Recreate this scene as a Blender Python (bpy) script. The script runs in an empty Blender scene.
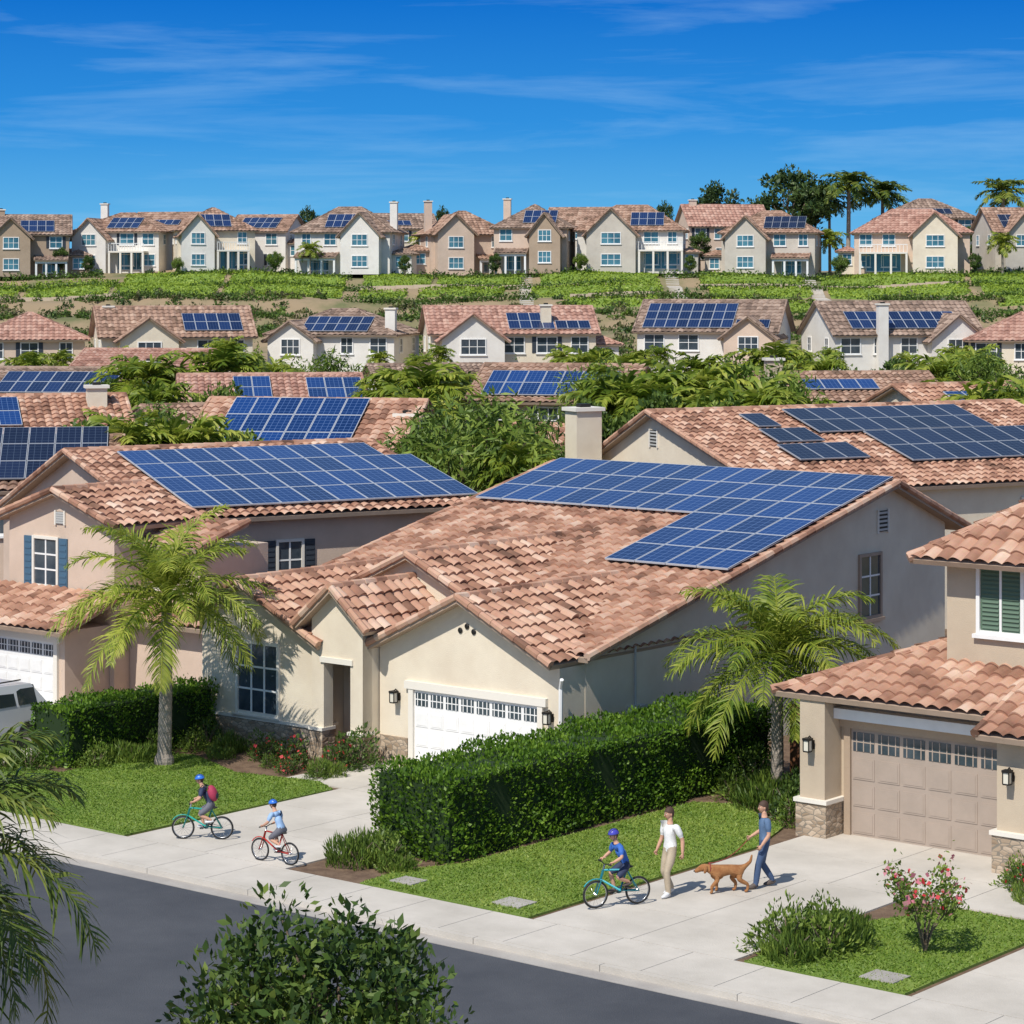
import bpy, math, random
import numpy as np
from mathutils import Vector, Matrix
rng=np.random.default_rng(7); random.seed(7)
scene=bpy.context.scene
scene.view_settings.view_transform='Standard'; scene.view_settings.look='None'; scene.view_settings.exposure=0
TH=math.radians(-39.32)   # street frame rotation
CT,ST=math.cos(TH),math.sin(TH)
def L(u,v,z=0.0): return (CT*u-ST*v, ST*u+CT*v, z)
def col():
    return scene.collection
# ------------------------------------------------ materials
def newmat(name):
    m=bpy.data.materials.new(name); m.use_nodes=True
    nt=m.node_tree; b=nt.nodes['Principled BSDF']; return m,nt,b
def rgba(c): return (c[0],c[1],c[2],1)
def pmat(name,c1,c2=None,scale=3,rough=.8,bump=0,bscale=40,metal=0,spec=.5,detail=6,lo=.35,hi=.65):
    m,nt,b=newmat(name)
    b.inputs['Roughness'].default_value=rough; b.inputs['Metallic'].default_value=metal
    b.inputs['Specular IOR Level'].default_value=spec
    b.inputs['Base Color'].default_value=rgba(c1)
    tc=nt.nodes.new('ShaderNodeTexCoord')
    if c2 is not None:
        n=nt.nodes.new('ShaderNodeTexNoise'); n.inputs['Scale'].default_value=scale; n.inputs['Detail'].default_value=detail
        n.inputs['Roughness'].default_value=.65
        nt.links.new(tc.outputs['Object'],n.inputs['Vector'])
        r=nt.nodes.new('ShaderNodeValToRGB'); r.color_ramp.elements[0].color=rgba(c1); r.color_ramp.elements[1].color=rgba(c2)
        r.color_ramp.elements[0].position=lo; r.color_ramp.elements[1].position=hi
        nt.links.new(n.outputs['Fac'],r.inputs['Fac']); nt.links.new(r.outputs['Color'],b.inputs['Base Color'])
    if bump:
        n2=nt.nodes.new('ShaderNodeTexNoise'); n2.inputs['Scale'].default_value=bscale; n2.inputs['Detail'].default_value=4
        nt.links.new(tc.outputs['Object'],n2.inputs['Vector'])
        bp=nt.nodes.new('ShaderNodeBump'); bp.inputs['Strength'].default_value=bump; bp.inputs['Distance'].default_value=.03
        nt.links.new(n2.outputs['Fac'],bp.inputs['Height']); nt.links.new(bp.outputs['Normal'],b.inputs['Normal'])
    return m
def leafmat(name,cols,trans=.25,nscale=.8,rough=.5):
    m,nt,b=newmat(name)
    g=nt.nodes.new('ShaderNodeNewGeometry'); tc=nt.nodes.new('ShaderNodeTexCoord')
    n=nt.nodes.new('ShaderNodeTexNoise'); n.inputs['Scale'].default_value=nscale; n.inputs['Detail'].default_value=3
    nt.links.new(tc.outputs['Object'],n.inputs['Vector'])
    oi=nt.nodes.new('ShaderNodeObjectInfo')
    a=nt.nodes.new('ShaderNodeMath'); a.operation='MULTIPLY_ADD'; a.inputs[1].default_value=.55
    nt.links.new(g.outputs['Random Per Island'],a.inputs[0])
    s=nt.nodes.new('ShaderNodeMath'); s.operation='SUBTRACT'; s.inputs[1].default_value=.40
    nt.links.new(n.outputs['Fac'],s.inputs[0])
    s2=nt.nodes.new('ShaderNodeMath'); s2.operation='MULTIPLY_ADD'; s2.inputs[1].default_value=.26
    nt.links.new(oi.outputs['Random'],s2.inputs[0]); nt.links.new(s.outputs[0],s2.inputs[2]); nt.links.new(s2.outputs[0],a.inputs[2])
    r=nt.nodes.new('ShaderNodeValToRGB'); e=r.color_ramp.elements
    e[0].color=rgba(cols[0]); e[0].position=.1; e[1].color=rgba(cols[-1]); e[1].position=.9
    for i,c in enumerate(cols[1:-1]):
        x=e.new(.1+.8*(i+1)/(len(cols)-1)); x.color=rgba(c)
    nt.links.new(a.outputs[0],r.inputs['Fac']); nt.links.new(r.outputs['Color'],b.inputs['Base Color'])
    b.inputs['Roughness'].default_value=rough; b.inputs['Specular IOR Level'].default_value=.35
    t=nt.nodes.new('ShaderNodeBsdfTranslucent'); nt.links.new(r.outputs['Color'],t.inputs['Color'])
    mx=nt.nodes.new('ShaderNodeMixShader'); mx.inputs[0].default_value=trans
    nt.links.new(b.outputs[0],mx.inputs[1]); nt.links.new(t.outputs[0],mx.inputs[2])
    nt.links.new(mx.outputs[0],nt.nodes['Material Output'].inputs['Surface'])
    return m
def tilemat(name,cols,uvscale=1.0):
    m,nt,b=newmat(name); N=nt.nodes.new; K=nt.links.new
    uv=N('ShaderNodeUVMap'); uv.uv_map='UVMap'
    fl=N('ShaderNodeVectorMath'); fl.operation='FLOOR'; K(uv.outputs[0],fl.inputs[0])
    w=N('ShaderNodeTexWhiteNoise'); w.noise_dimensions='2D'; K(fl.outputs[0],w.inputs['Vector'])
    tc=N('ShaderNodeTexCoord'); n=N('ShaderNodeTexNoise'); n.inputs['Scale'].default_value=.9; n.inputs['Detail'].default_value=7
    K(tc.outputs['Object'],n.inputs['Vector'])
    a=N('ShaderNodeMath'); a.operation='MULTIPLY_ADD'; a.inputs[1].default_value=.6; K(w.outputs['Value'],a.inputs[0])
    s=N('ShaderNodeMath'); s.operation='SUBTRACT'; s.inputs[1].default_value=.3; K(n.outputs['Fac'],s.inputs[0]); K(s.outputs[0],a.inputs[2])
    r=N('ShaderNodeValToRGB'); e=r.color_ramp.elements; e[0].position=.08; e[1].position=.95
    e[0].color=rgba(cols[0]); e[1].color=rgba(cols[-1])
    for i,c in enumerate(cols[1:-1]):
        x=e.new(.08+.87*(i+1)/(len(cols)-1)); x.color=rgba(c)
    K(a.outputs[0],r.inputs['Fac'])
    n3=N('ShaderNodeTexNoise'); n3.inputs['Scale'].default_value=14; K(tc.outputs['Object'],n3.inputs['Vector'])
    mx=N('ShaderNodeMix'); mx.data_type='RGBA'; mx.blend_type='MULTIPLY'; mx.inputs[0].default_value=.45
    K(r.outputs['Color'],mx.inputs[6]); K(n3.outputs['Color'],mx.inputs[7])
    hs=N('ShaderNodeHueSaturation'); hs.inputs['Value'].default_value=1.3; K(mx.outputs[2],hs.inputs['Color'])
    mx2=N('ShaderNodeMix'); mx2.data_type='RGBA'; mx2.inputs[0].default_value=.35; K(r.outputs['Color'],mx2.inputs[6]); K(hs.outputs[0],mx2.inputs[7])
    K(mx2.outputs[2],b.inputs['Base Color']); b.inputs['Roughness'].default_value=.85; b.inputs['Specular IOR Level'].default_value=.25
    return m
def panelmat(name,c,line=(.16,.22,.34),frame=(.45,.48,.52)):
    m,nt,b=newmat(name); N=nt.nodes.new; K=nt.links.new
    uv=N('ShaderNodeUVMap'); uv.uv_map='UVMap'; sp=N('ShaderNodeSeparateXYZ'); K(uv.outputs[0],sp.inputs[0])
    def lines(out,n,wd):
        a=N('ShaderNodeMath'); a.operation='MULTIPLY'; a.inputs[1].default_value=n; K(out,a.inputs[0])
        p=N('ShaderNodeMath'); p.operation='PINGPONG'; p.inputs[1].default_value=.5; K(a.outputs[0],p.inputs[0])
        l=N('ShaderNodeMath'); l.operation='LESS_THAN'; l.inputs[1].default_value=wd; K(p.outputs[0],l.inputs[0]); return l.outputs[0]
    def mxm(a_,b_):
        q=N('ShaderNodeMath'); q.operation='MAXIMUM'; K(a_,q.inputs[0]); K(b_,q.inputs[1]); return q.outputs[0]
    cell=mxm(lines(sp.outputs[0],4,.04),lines(sp.outputs[1],6,.04))
    fr=mxm(lines(sp.outputs[0],1,.028),lines(sp.outputs[1],1,.02))
    g=N('ShaderNodeNewGeometry')
    r=N('ShaderNodeValToRGB'); r.color_ramp.elements[0].color=rgba([x*.7 for x in c]); r.color_ramp.elements[1].color=rgba([min(1,x*1.35) for x in c])
    K(g.outputs['Random Per Island'],r.inputs['Fac'])
    m1=N('ShaderNodeMix'); m1.data_type='RGBA'; K(cell,m1.inputs[0]); K(r.outputs[0],m1.inputs[6]); m1.inputs[7].default_value=rgba(line)
    m2=N('ShaderNodeMix'); m2.data_type='RGBA'; K(fr,m2.inputs[0]); K(m1.outputs[2],m2.inputs[6]); m2.inputs[7].default_value=rgba(frame)
    K(m2.outputs[2],b.inputs['Base Color']); b.inputs['Roughness'].default_value=.14; b.inputs['Specular IOR Level'].default_value=.5
    return m
def brickmat(name,c1,c2,mo,scale):
    m,nt,b=newmat(name); N=nt.nodes.new; K=nt.links.new
    tc=N('ShaderNodeTexCoord'); v=N('ShaderNodeTexVoronoi'); v.inputs['Scale'].default_value=scale
    mp=N('ShaderNodeMapping'); mp.inputs['Scale'].default_value=(1,1,2); K(tc.outputs['Object'],mp.inputs[0]); K(mp.outputs[0],v.inputs['Vector'])
    r=N('ShaderNodeValToRGB'); r.color_ramp.elements[0].color=rgba(c1); r.color_ramp.elements[1].color=rgba(c2)
    sp=N('ShaderNodeSeparateColor'); K(v.outputs['Color'],sp.inputs[0]); K(sp.outputs[0],r.inputs['Fac'])
    v2=N('ShaderNodeTexVoronoi'); v2.feature='DISTANCE_TO_EDGE'; v2.inputs['Scale'].default_value=scale; K(mp.outputs[0],v2.inputs['Vector'])
    l=N('ShaderNodeMath'); l.operation='LESS_THAN'; l.inputs[1].default_value=.05; K(v2.outputs['Distance'],l.inputs[0])
    mx=N('ShaderNodeMix'); mx.data_type='RGBA'; K(l.outputs[0],mx.inputs[0]); K(r.outputs[0],mx.inputs[6]); mx.inputs[7].default_value=rgba(mo)
    K(mx.outputs[2],b.inputs['Base Color']); b.inputs['Roughness'].default_value=.9
    bp=N('ShaderNodeBump'); bp.inputs['Distance'].default_value=.03; bp.inputs['Strength'].default_value=.7; K(v2.outputs['Distance'],bp.inputs['Height']); K(bp.outputs[0],b.inputs['Normal'])
    return m
M={}
M['stucco']=pmat('stucco_cream',(.77,.68,.53),(.68,.585,.45),.7,.92,.5,60)
M['stucco2']=pmat('stucco_pink_beige',(.66,.51,.40),(.57,.44,.34),.7,.92,.4,60)
M['stucco3']=pmat('stucco_tan',(.56,.46,.335),(.48,.385,.28),.7,.92,.4,60)
M['stucco4']=pmat('stucco_greige',(.58,.53,.45),(.50,.45,.38),.7,.92,.4,60)
M['stucco5']=pmat('stucco_white',(.76,.73,.67),(.68,.64,.58),.7,.92,.4,60)
M['stucco6']=pmat('stucco_brown',(.42,.32,.23),(.36,.27,.19),.7,.92,.4,60)
M['trim']=pmat('trim_paint',(.76,.71,.62),None,rough=.6)
M['fascia']=pmat('fascia_tan',(.42,.31,.23),(.35,.26,.19),2,.7)
M['white']=pmat('white_paint',(.84,.83,.80),(.78,.77,.74),3,.5)
M['tandoor']=pmat('tan_paint',(.40,.32,.26),(.36,.29,.235),2,.55)
M['glass']=pmat('window_glass',(.03,.045,.06),(.07,.09,.11),1.5,.08,spec=.8)
M['tealglass']=pmat('teal_glass',(.03,.10,.14),(.09,.24,.30),.6,.1,spec=.8)
M['shutter']=pmat('shutter_blue',(.06,.13,.2),None,rough=.6)
M['shutterd']=pmat('shutter_dark',(.035,.045,.06),None,rough=.6)
M['shutterg']=pmat('shutter_green',(.09,.15,.10),None,rough=.6)
M['iron']=pmat('dark_metal',(.03,.028,.025),None,rough=.5,metal=.6)
M['lampglass']=pmat('lamp_glass',(.7,.66,.55),None,rough=.3)
M['grey']=pmat('utility_grey',(.45,.45,.43),None,rough=.5)
M['stone']=brickmat('stone_veneer',(.28,.20,.13),(.52,.41,.30),(.22,.19,.15),5)
M['wood']=pmat('wood_brown',(.18,.075,.035),(.28,.12,.055),4,.7)
M['tile']=tilemat('roof_tile_terracotta',[(.14,.075,.05),(.31,.16,.105),(.46,.26,.175),(.54,.34,.24),(.64,.48,.37)])
M['tile2']=tilemat('roof_tile_pink',[(.22,.12,.09),(.37,.20,.15),(.46,.275,.21),(.53,.35,.27)])
M['tile3']=tilemat('roof_tile_brown',[(.14,.09,.06),(.28,.17,.12),(.39,.25,.18),(.49,.35,.26)])
M['tile4']=tilemat('roof_tile_greybrown',[(.12,.085,.065),(.24,.165,.125),(.33,.235,.18),(.42,.31,.24)])
M['panel']=panelmat('solar_cell_blue',(.005,.032,.135),line=(.085,.15,.31))
M['panel2']=panelmat('solar_cell_dark',(.008,.014,.04),line=(.05,.07,.11),frame=(.32,.34,.37))
M['panel3']=panelmat('solar_cell_navy',(.006,.02,.075),line=(.06,.09,.17))
M['asphalt']=pmat('asphalt',(.050,.054,.064),(.078,.082,.092),.35,.9,.6,50,detail=12)
M['concrete']=pmat('concrete',(.60,.55,.48),(.46,.42,.36),.45,.9,.3,30,detail=10)
M['conc_gut']=pmat('concrete_gutter',(.42,.39,.35),(.33,.30,.27),.8,.9,.3,30)
M['soil']=pmat('mulch_soil',(.11,.065,.04),(.2,.13,.08),3,.95,1,25)
M['grassbase']=pmat('lawn',(.12,.205,.022),(.21,.285,.05),.7,.95,.8,60,detail=10)
M['ground']=pmat('ground_dry',(.30,.22,.13),(.13,.14,.055),.09,.95,.6,3,detail=10,lo=.45,hi=.62)
M['bark']=pmat('bark',(.13,.09,.06),(.22,.17,.12),6,.95,1,20)
M['palmbark']=pmat('palm_bark',(.24,.20,.16),(.36,.31,.26),5,.95,1,20)
M['leaf']=leafmat('leaf_green',[(.022,.05,.012),(.075,.13,.024),(.17,.25,.045)],.25,.7)
M['leaf_y']=leafmat('leaf_yellowgreen',[(.04,.08,.014),(.13,.205,.03),(.28,.36,.06)],.3,.5)
M['leaf_d']=leafmat('leaf_dark',[(.016,.036,.012),(.042,.08,.02),(.10,.15,.035)],.2,.9)
M['leaf_fg']=leafmat('leaf_foreground',[(.016,.04,.012),(.065,.12,.02),(.22,.29,.055)],.25,1.3)
M['leaf_o']=leafmat('leaf_olive',[(.08,.075,.035),(.13,.14,.05),(.22,.21,.085)],.2,.3)
M['hedge']=leafmat('hedge_leaf',[(.035,.09,.008),(.11,.215,.016),(.23,.36,.035)],.35,1.2)
M['hedgerow']=leafmat('hedgerow_leaf',[(.03,.065,.012),(.07,.13,.02),(.14,.22,.035)],.25,.6)
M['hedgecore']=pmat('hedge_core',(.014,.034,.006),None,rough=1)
M['cover']=leafmat('groundcover',[(.14,.22,.02),(.26,.36,.035),(.36,.46,.06)],.2,.25)
M['palm']=leafmat('palm_leaflet',[(.08,.14,.015),(.22,.29,.028),(.45,.47,.08)],.4,.8)
M['palm_d']=leafmat('palm_leaflet_dark',[(.03,.065,.014),(.10,.15,.022),(.28,.31,.055)],.3,.8)
M['blade']=leafmat('grass_blade',[(.08,.16,.015),(.17,.27,.03),(.31,.38,.07)],.3,.6)
M['flower']=leafmat('flower_red',[(.45,.02,.03),(.6,.04,.05),(.7,.12,.15)],.2,2)
M['flower2']=leafmat('flower_pink',[(.55,.12,.2),(.7,.25,.3),(.75,.4,.4)],.2,2)
for n_,c_ in dict(skin=(.52,.29,.19),hair=(.06,.03,.018),polo=(.08,.14,.24),jeans=(.045,.08,.16),khaki=(.42,.34,.24),tee=(.72,.71,.68),
    blue=(.03,.12,.42),ltblue=(.28,.42,.62),navy=(.02,.03,.07),shoe=(.09,.07,.06),whiteshoe=(.6,.6,.6),helm=(.03,.16,.6),helm2=(.06,.06,.4),
    pack=(.35,.03,.07),packd=(.02,.02,.03),eye=(.75,.75,.75),iris=(.03,.02,.015),lip=(.38,.12,.1),short=(.12,.12,.14),
    tyre=(.012,.012,.012),teal=(.02,.30,.25),redp=(.45,.03,.02),tealb=(.02,.30,.36),leash=(.25,.03,.03)).items():
    M[n_]=pmat('mat_'+n_,c_,[min(1,x*1.15+.005) for x in c_],25,.35 if n_ in('helm','helm2','teal','redp','tealb') else .75)
M['chrome']=pmat('chrome',(.6,.6,.6),None,rough=.25,metal=1)
M['fur']=pmat('dog_fur',(.30,.12,.04),(.42,.2,.075),9,.9,.8,60)
M['furd']=pmat('dog_fur_dark',(.03,.02,.015),None,rough=.6)
M['carpaint']=pmat('car_paint',(.60,.61,.62),None,rough=.2,spec=.8)
M['carglass']=pmat('car_glass',(.02,.03,.035),None,rough=.05,spec=.9)
M['headlamp']=pmat('headlamp',(.7,.7,.7),None,rough=.1)
# ------------------------------------------------ mesh builder
class MB:
    def __init__(s): s.V=[];s.U=[];s.n=0;s.F=[];s.Mi=[];s.mats=[];s.T=None
    def mi(s,m):
        if m not in s.mats: s.mats.append(m)
        return s.mats.index(m)
    def raw(s,verts,faces,mat,uvs=None):
        v=np.asarray(verts,float).reshape(-1,3)
        if s.T is not None: v=v@s.T[:3,:3].T+s.T[:3,3]
        b=s.n; s.V.append(v); s.n+=len(v)
        s.U.append(np.zeros((len(v),2)) if uvs is None else np.asarray(uvs,float))
        f=(faces+b).tolist() if isinstance(faces,np.ndarray) else [[i+b for i in q] for q in faces]
        s.F+=f; s.Mi+=[s.mi(M[mat])]*len(f)
    def obox(s,C,R,U,N,hw,hh,hd,mat):
        C=np.array(C,float);R=np.array(R,float)*hw;U=np.array(U,float)*hh;N=np.array(N,float)*hd
        v=[C+a*R+b*U+c*N for c in(-1,1) for b in(-1,1) for a in(-1,1)]
        s.raw(v,[(0,1,3,2),(4,6,7,5),(0,4,5,1),(2,3,7,6),(0,2,6,4),(1,5,7,3)],mat)
    def box(s,x0,x1,y0,y1,z0,z1,mat):
        s.obox(((x0+x1)/2,(y0+y1)/2,(z0+z1)/2),(1,0,0),(0,0,1),(0,1,0),(x1-x0)/2,(z1-z0)/2,(y1-y0)/2,mat)
    def path(s,pts,rad,n,mat,uvs=None,cap=True):
        P=np.array(pts,float); k=len(P)
        if np.isscalar(rad): rad=[rad]*k
        T=np.gradient(P,axis=0); T/=np.linalg.norm(T,axis=1)[:,None]+1e-9
        up=np.array([0,0,1.]) if abs(T[0][2])<.9 else np.array([1.,0,0])
        vs=[]; a=np.linspace(0,2*np.pi,n,endpoint=False)
        for i in range(k):
            x=np.cross(T[i],up); x/=np.linalg.norm(x)+1e-9; y=np.cross(x,T[i]); up=y
            vs.append(P[i]+rad[i]*(np.cos(a)[:,None]*x+np.sin(a)[:,None]*y))
        f=[(i*n+j,i*n+(j+1)%n,(i+1)*n+(j+1)%n,(i+1)*n+j) for i in range(k-1) for j in range(n)]
        if cap: f+=[tuple(range(n)),tuple(range((k-1)*n,k*n))]
        s.raw(np.concatenate(vs),f,mat,None if uvs is None else np.tile(uvs,(k*n,1)))
    def ell(s,C,ax,mat,X=(1,0,0),Z=(0,0,1),nu=14,nv=9,t0=0,t1=1,deform=None):
        X=np.array(X,float);Z=np.array(Z,float);X/=np.linalg.norm(X);Y=np.cross(Z,X);Y/=np.linalg.norm(Y);Z=np.cross(X,Y)
        th=np.linspace(t0*np.pi,t1*np.pi,nv); ph=np.linspace(0,2*np.pi,nu,endpoint=False)
        p=np.array([[math.sin(t)*math.cos(q),math.sin(t)*math.sin(q),math.cos(t)] for t in th for q in ph])
        if deform: p=deform(p)
        v=np.array(C)+p[:,:1]*ax[0]*X+p[:,1:2]*ax[1]*Y+p[:,2:]*ax[2]*Z
        f=[(i*nu+j,i*nu+(j+1)%nu,(i+1)*nu+(j+1)%nu,(i+1)*nu+j) for i in range(nv-1) for j in range(nu)]
        s.raw(v,f,mat)
    def leaves(s,C,mat,size=.1,asp=.5,dirs=None,jit=.3):
        C=np.asarray(C); n=len(C)
        if n==0: return
        d=rng.normal(size=(n,3)) if dirs is None else dirs+rng.normal(size=(n,3))*.4
        d/=np.linalg.norm(d,axis=1)[:,None]; e=rng.normal(size=(n,3)); e=np.cross(d,e); e/=np.linalg.norm(e,axis=1)[:,None]
        sz=size*(1+jit*rng.normal(size=(n,1))).clip(.4,1.8); d=d*sz*.5; e=e*sz*.5*asp
        v=np.stack([C-d,C+e,C+d,C-e],1).reshape(-1,3)
        s.raw(v,np.arange(4*n).reshape(-1,4),mat)
    def mesh(s,name,smooth=False):
        me=bpy.data.meshes.new(name)
        V=np.concatenate(s.V) if s.V else np.zeros((0,3)); U=np.concatenate(s.U)
        me.from_pydata(V.tolist(),[],s.F)
        for m in s.mats: me.materials.append(m)
        me.polygons.foreach_set('material_index',s.Mi)
        ul=me.uv_layers.new(name='UVMap'); li=np.zeros(len(me.loops),dtype=np.int32); me.loops.foreach_get('vertex_index',li)
        ul.data.foreach_set('uv',U[li].ravel())
        if smooth: me.polygons.foreach_set('use_smooth',[True]*len(me.polygons))
        me.update(); return me
    def obj(s,name,parent=None,loc=(0,0,0),rz=0,smooth=False):
        return mkobj(name,s.mesh(name,smooth),parent,loc,rz)
def mkobj(name,me,parent=None,loc=(0,0,0),rz=0,sc=1):
    ob=bpy.data.objects.new(name,me); col().objects.link(ob); ob.location=loc; ob.rotation_euler=(0,0,rz); ob.scale=(sc,)*3 if np.isscalar(sc) else sc
    if parent is not None:
        ob.parent=parent
        if parent.get('anchor'): ob.matrix_parent_inverse=Matrix.Translation(-parent.location)
    return ob
def empty(name,loc=(0,0,0),rz=0,anchor=False):
    e=bpy.data.objects.new(name,None); col().objects.link(e); e.location=loc; e.rotation_euler=(0,0,rz); e.empty_display_size=.3
    if anchor: e['anchor']=1
    return e
def nrm(a):
    a=np.array(a,float); return a/np.linalg.norm(a)
# ------------------------------------------------ roof tiles
def tile_plane(mb,P,A,V,N,w,l,mat,pt=.33,pr=.42,ns=6,li=0,ri=0,h=.085,st=.06):
    P,A,V,N=[np.array(x,float) for x in (P,A,V,N)]
    nc=max(1,round(w/pt)); pt=w/nc; nr=max(1,round(l/pr)); pr=l/nr
    us=np.linspace(0,w,nc*ns+1); prof=h*np.abs(np.sin(np.pi*us/pt)); prof[::ns]=0
    colid=np.minimum((us/pt).astype(int),nc-1)
    vs=[];uv=[]
    off=rng.integers(0,500)
    for r in range(nr):
        jt=rng.normal(size=nc+1)*.011
        for k,(vv,ex,q) in enumerate(((r*pr,st,.03),((r+1)*pr,0,.97))):
            u=np.clip(us,li*vv,max(li*vv,w-ri*vv))
            hh=prof+ex+jt[colid]*(prof>0)
            vs.append(P+u[:,None]*A+vv*V+hh[:,None]*N)
            uv.append(np.stack([us/pt+off,np.full(len(us),r+q+off)],1))
    m=len(us); R=2*nr
    i=np.arange(R-1)[:,None]*m+np.arange(m-1)[None]; i=i.ravel()
    f=np.stack([i,i+1,i+m+1,i+m],1)
    mb.raw(np.concatenate(vs),f,mat,np.concatenate(uv))
def capline(mb,p,q,r,mat,seg=.42):
    p=np.array(p,float);q=np.array(q,float);l=np.linalg.norm(q-p); n=max(1,round(l/seg))
    for i in range(n):
        a=p+(q-p)*i/n; b=p+(q-p)*(i+1.12)/n
        mb.path([a,b],[r,r*.85],7,mat,uvs=(i+.5+rng.integers(0,300),7.5),cap=True)
class House:
    def __init__(s,name,anchor,loc=(0,0,0),rz=0,wm='stucco',rm='tile',tr='trim',q=6,pt=.33,pr=.42):
        s.e=empty(name,anchor,anchor=True); s.loc=loc; s.rz=rz; s.parts={}; s.wm=wm;s.rm=rm;s.tr=tr;s.q=q;s.pt=pt;s.pr=pr;s.T=None
    def p(s,n):
        if n not in s.parts: s.parts[n]=MB()
        s.parts[n].T=s.T
        return s.parts[n]
    def done(s):
        for n,mb in s.parts.items():
            if mb.n: mb.obj(n,s.e,s.loc,s.rz)
    def slope(s,P0,A,V,w,l,li=0,ri=0,caps=(True,True),slab=True):
        A=nrm(A);V=nrm(V);N=np.cross(A,V); N=N if N[2]>0 else -N
        P=np.array(P0,float)+N*.12
        tile_plane(s.p('roof'),P,A,V,N,w,l,s.rm,s.pt,s.pr,s.q,li,ri)
        if slab:
            a=np.array(P0,float); t=a+A*li*l+V*l; t2=a+A*(w-ri*l)+V*l
            b=[a,a+A*w,t2,t]; v=[x+N*0.0 for x in b]+[x+N*.125 for x in b]
            s.p('eaves').raw(v,[(0,1,2,3),(4,5,6,7),(0,1,5,4),(1,2,6,5),(2,3,7,6),(3,0,4,7)],'fascia')
        for i,(c,ins) in enumerate(zip(caps,(li,ri))):
            if c:
                a0=P+A*(0 if i==0 else w); a1=P+A*(ins*l if i==0 else w-ins*l)+V*l
                capline(s.p('roof'),a0+N*.04,a1+N*.04,.105,s.rm)
        return (P,A,V,N,w,l)
    def gable(s,a0,a1,b0,b1,z0,zr,ze0,ze1=None,axis='x',br=None,ov0=.4,ov1=.4,ro=(.35,.35),ends=(1,1),wm=None,slabs=True):
        ze1=ze0 if ze1 is None else ze1; br=(b0+b1)/2 if br is None else br; wm=wm or s.wm
        Mx=(lambda a,b,z:np.array((a,b,z),float)) if axis=='x' else (lambda a,b,z:np.array((b,a,z),float))
        pr=[(b0,z0),(b1,z0),(b1,ze1),(br,zr),(b0,ze0)]
        v=[Mx(a0,b,z) for b,z in pr]+[Mx(a1,b,z) for b,z in pr]
        f=[(0,4,9,5),(1,2,7,6)]+([(0,1,2,3,4)] if ends[0] else [])+([(5,6,7,8,9)] if ends[1] else [])
        s.p('walls').raw(v,f,wm)
        out=[]
        for be,ze,ov,sg in((b0,ze0,ov0,-1),(b1,ze1,ov1,1)):
            k=(zr-ze)/abs(be-br); bo=be+sg*ov; zo=ze-k*ov
            Vv=Mx(0,br-bo,zr-zo); l=np.linalg.norm(Vv); P=Mx(a0-ro[0],bo,zo)
            out.append(s.slope(P,Mx(1,0,0),Vv,a1-a0+ro[0]+ro[1],l))
        capline(s.p('roof'),Mx(a0-ro[0],br,zr+.14),Mx(a1+ro[1],br,zr+.14),.13,s.rm)
        return out
    def hip(s,x0,x1,y0,y1,z0,ze,pitch,ov=.45,wm=None):
        wm=wm or s.wm; s.p('walls').box(x0,x1,y0,y1,z0,ze,wm)
        X0,X1,Y0,Y1=x0-ov,x1+ov,y0-ov,y1+ov; zo=ze-pitch*ov; w,d=X1-X0,Y1-Y0; run=min(w,d)/2; l=run*math.hypot(1,pitch); ins=run/l; z=pitch
        o=[s.slope((X0,Y0,zo),(1,0,0),(0,1,z),w,l,ins,ins,(True,True)),
           s.slope((X0,Y1,zo),(1,0,0),(0,-1,z),w,l,ins,ins,(True,True)),
           s.slope((X0,Y0,zo),(0,1,0),(1,0,z),d,l,ins,ins,(False,False)),
           s.slope((X1,Y0,zo),(0,1,0),(-1,0,z),d,l,ins,ins,(False,False))]
        zt=zo+run*pitch+.15
        if w>d: capline(s.p('roof'),(X0+run,(Y0+Y1)/2,zt),(X1-run,(Y0+Y1)/2,zt),.13,s.rm)
        elif d>w: capline(s.p('roof'),((X0+X1)/2,Y0+run,zt),((X0+X1)/2,Y1-run,zt),.13,s.rm)
        return o
    def solar(s,sl,a,v,nc,nr,pw=1.0,ph=1.4,mat='panel',part='solar_panels'):
        P,A,V,N,w,l=sl; mb=s.p(part)
        for i in range(nc):
            for j in range(nr):
                o=P+A*(a+i*(pw+.02))+V*(v+j*(ph+.02))+N*.18
                t=[o,o+A*pw,o+A*pw+V*ph,o+V*ph]; t=[x+N*.04 for x in t]; b=[x-N*.05 for x in t]
                mb.raw(t+b,[(0,1,2,3),(0,1,5,4),(1,2,6,5),(2,3,7,6),(3,0,4,7)],mat,[(0,0),(1,0),(1,1),(0,1),(0,0),(0,0),(0,0),(0,0)])
    def win(s,C,R,N,w,h,nx=2,ny=2,sh=None,fr='trim',gl='glass',sill=True):
        C=np.array(C,float);R=nrm(R);N=nrm(N);U=np.array([0,0,1.]); mb=s.p('windows'); t=.09
        mb.obox(C,R,U,N,w/2,h/2,.02,gl)
        for sx in(-1,1): mb.obox(C+R*sx*(w/2+t/2),R,U,N,t/2,h/2+t,.07,fr)
        for sy in(-1,1): mb.obox(C+U*sy*(h/2+t/2),R,U,N,w/2-.002,t/2,.066,fr)
        for i in range(1,nx): mb.obox(C+R*(-w/2+w*i/nx),R,U,N,.028,h/2,.036,'white')
        for i in range(1,ny): mb.obox(C+U*(-h/2+h*i/ny),R,U,N,w/2,.025,.033,'white')
        if sill: mb.obox(C-U*(h/2+t+.04),R,U,N,w/2+.16,.045,.12,fr)
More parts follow.
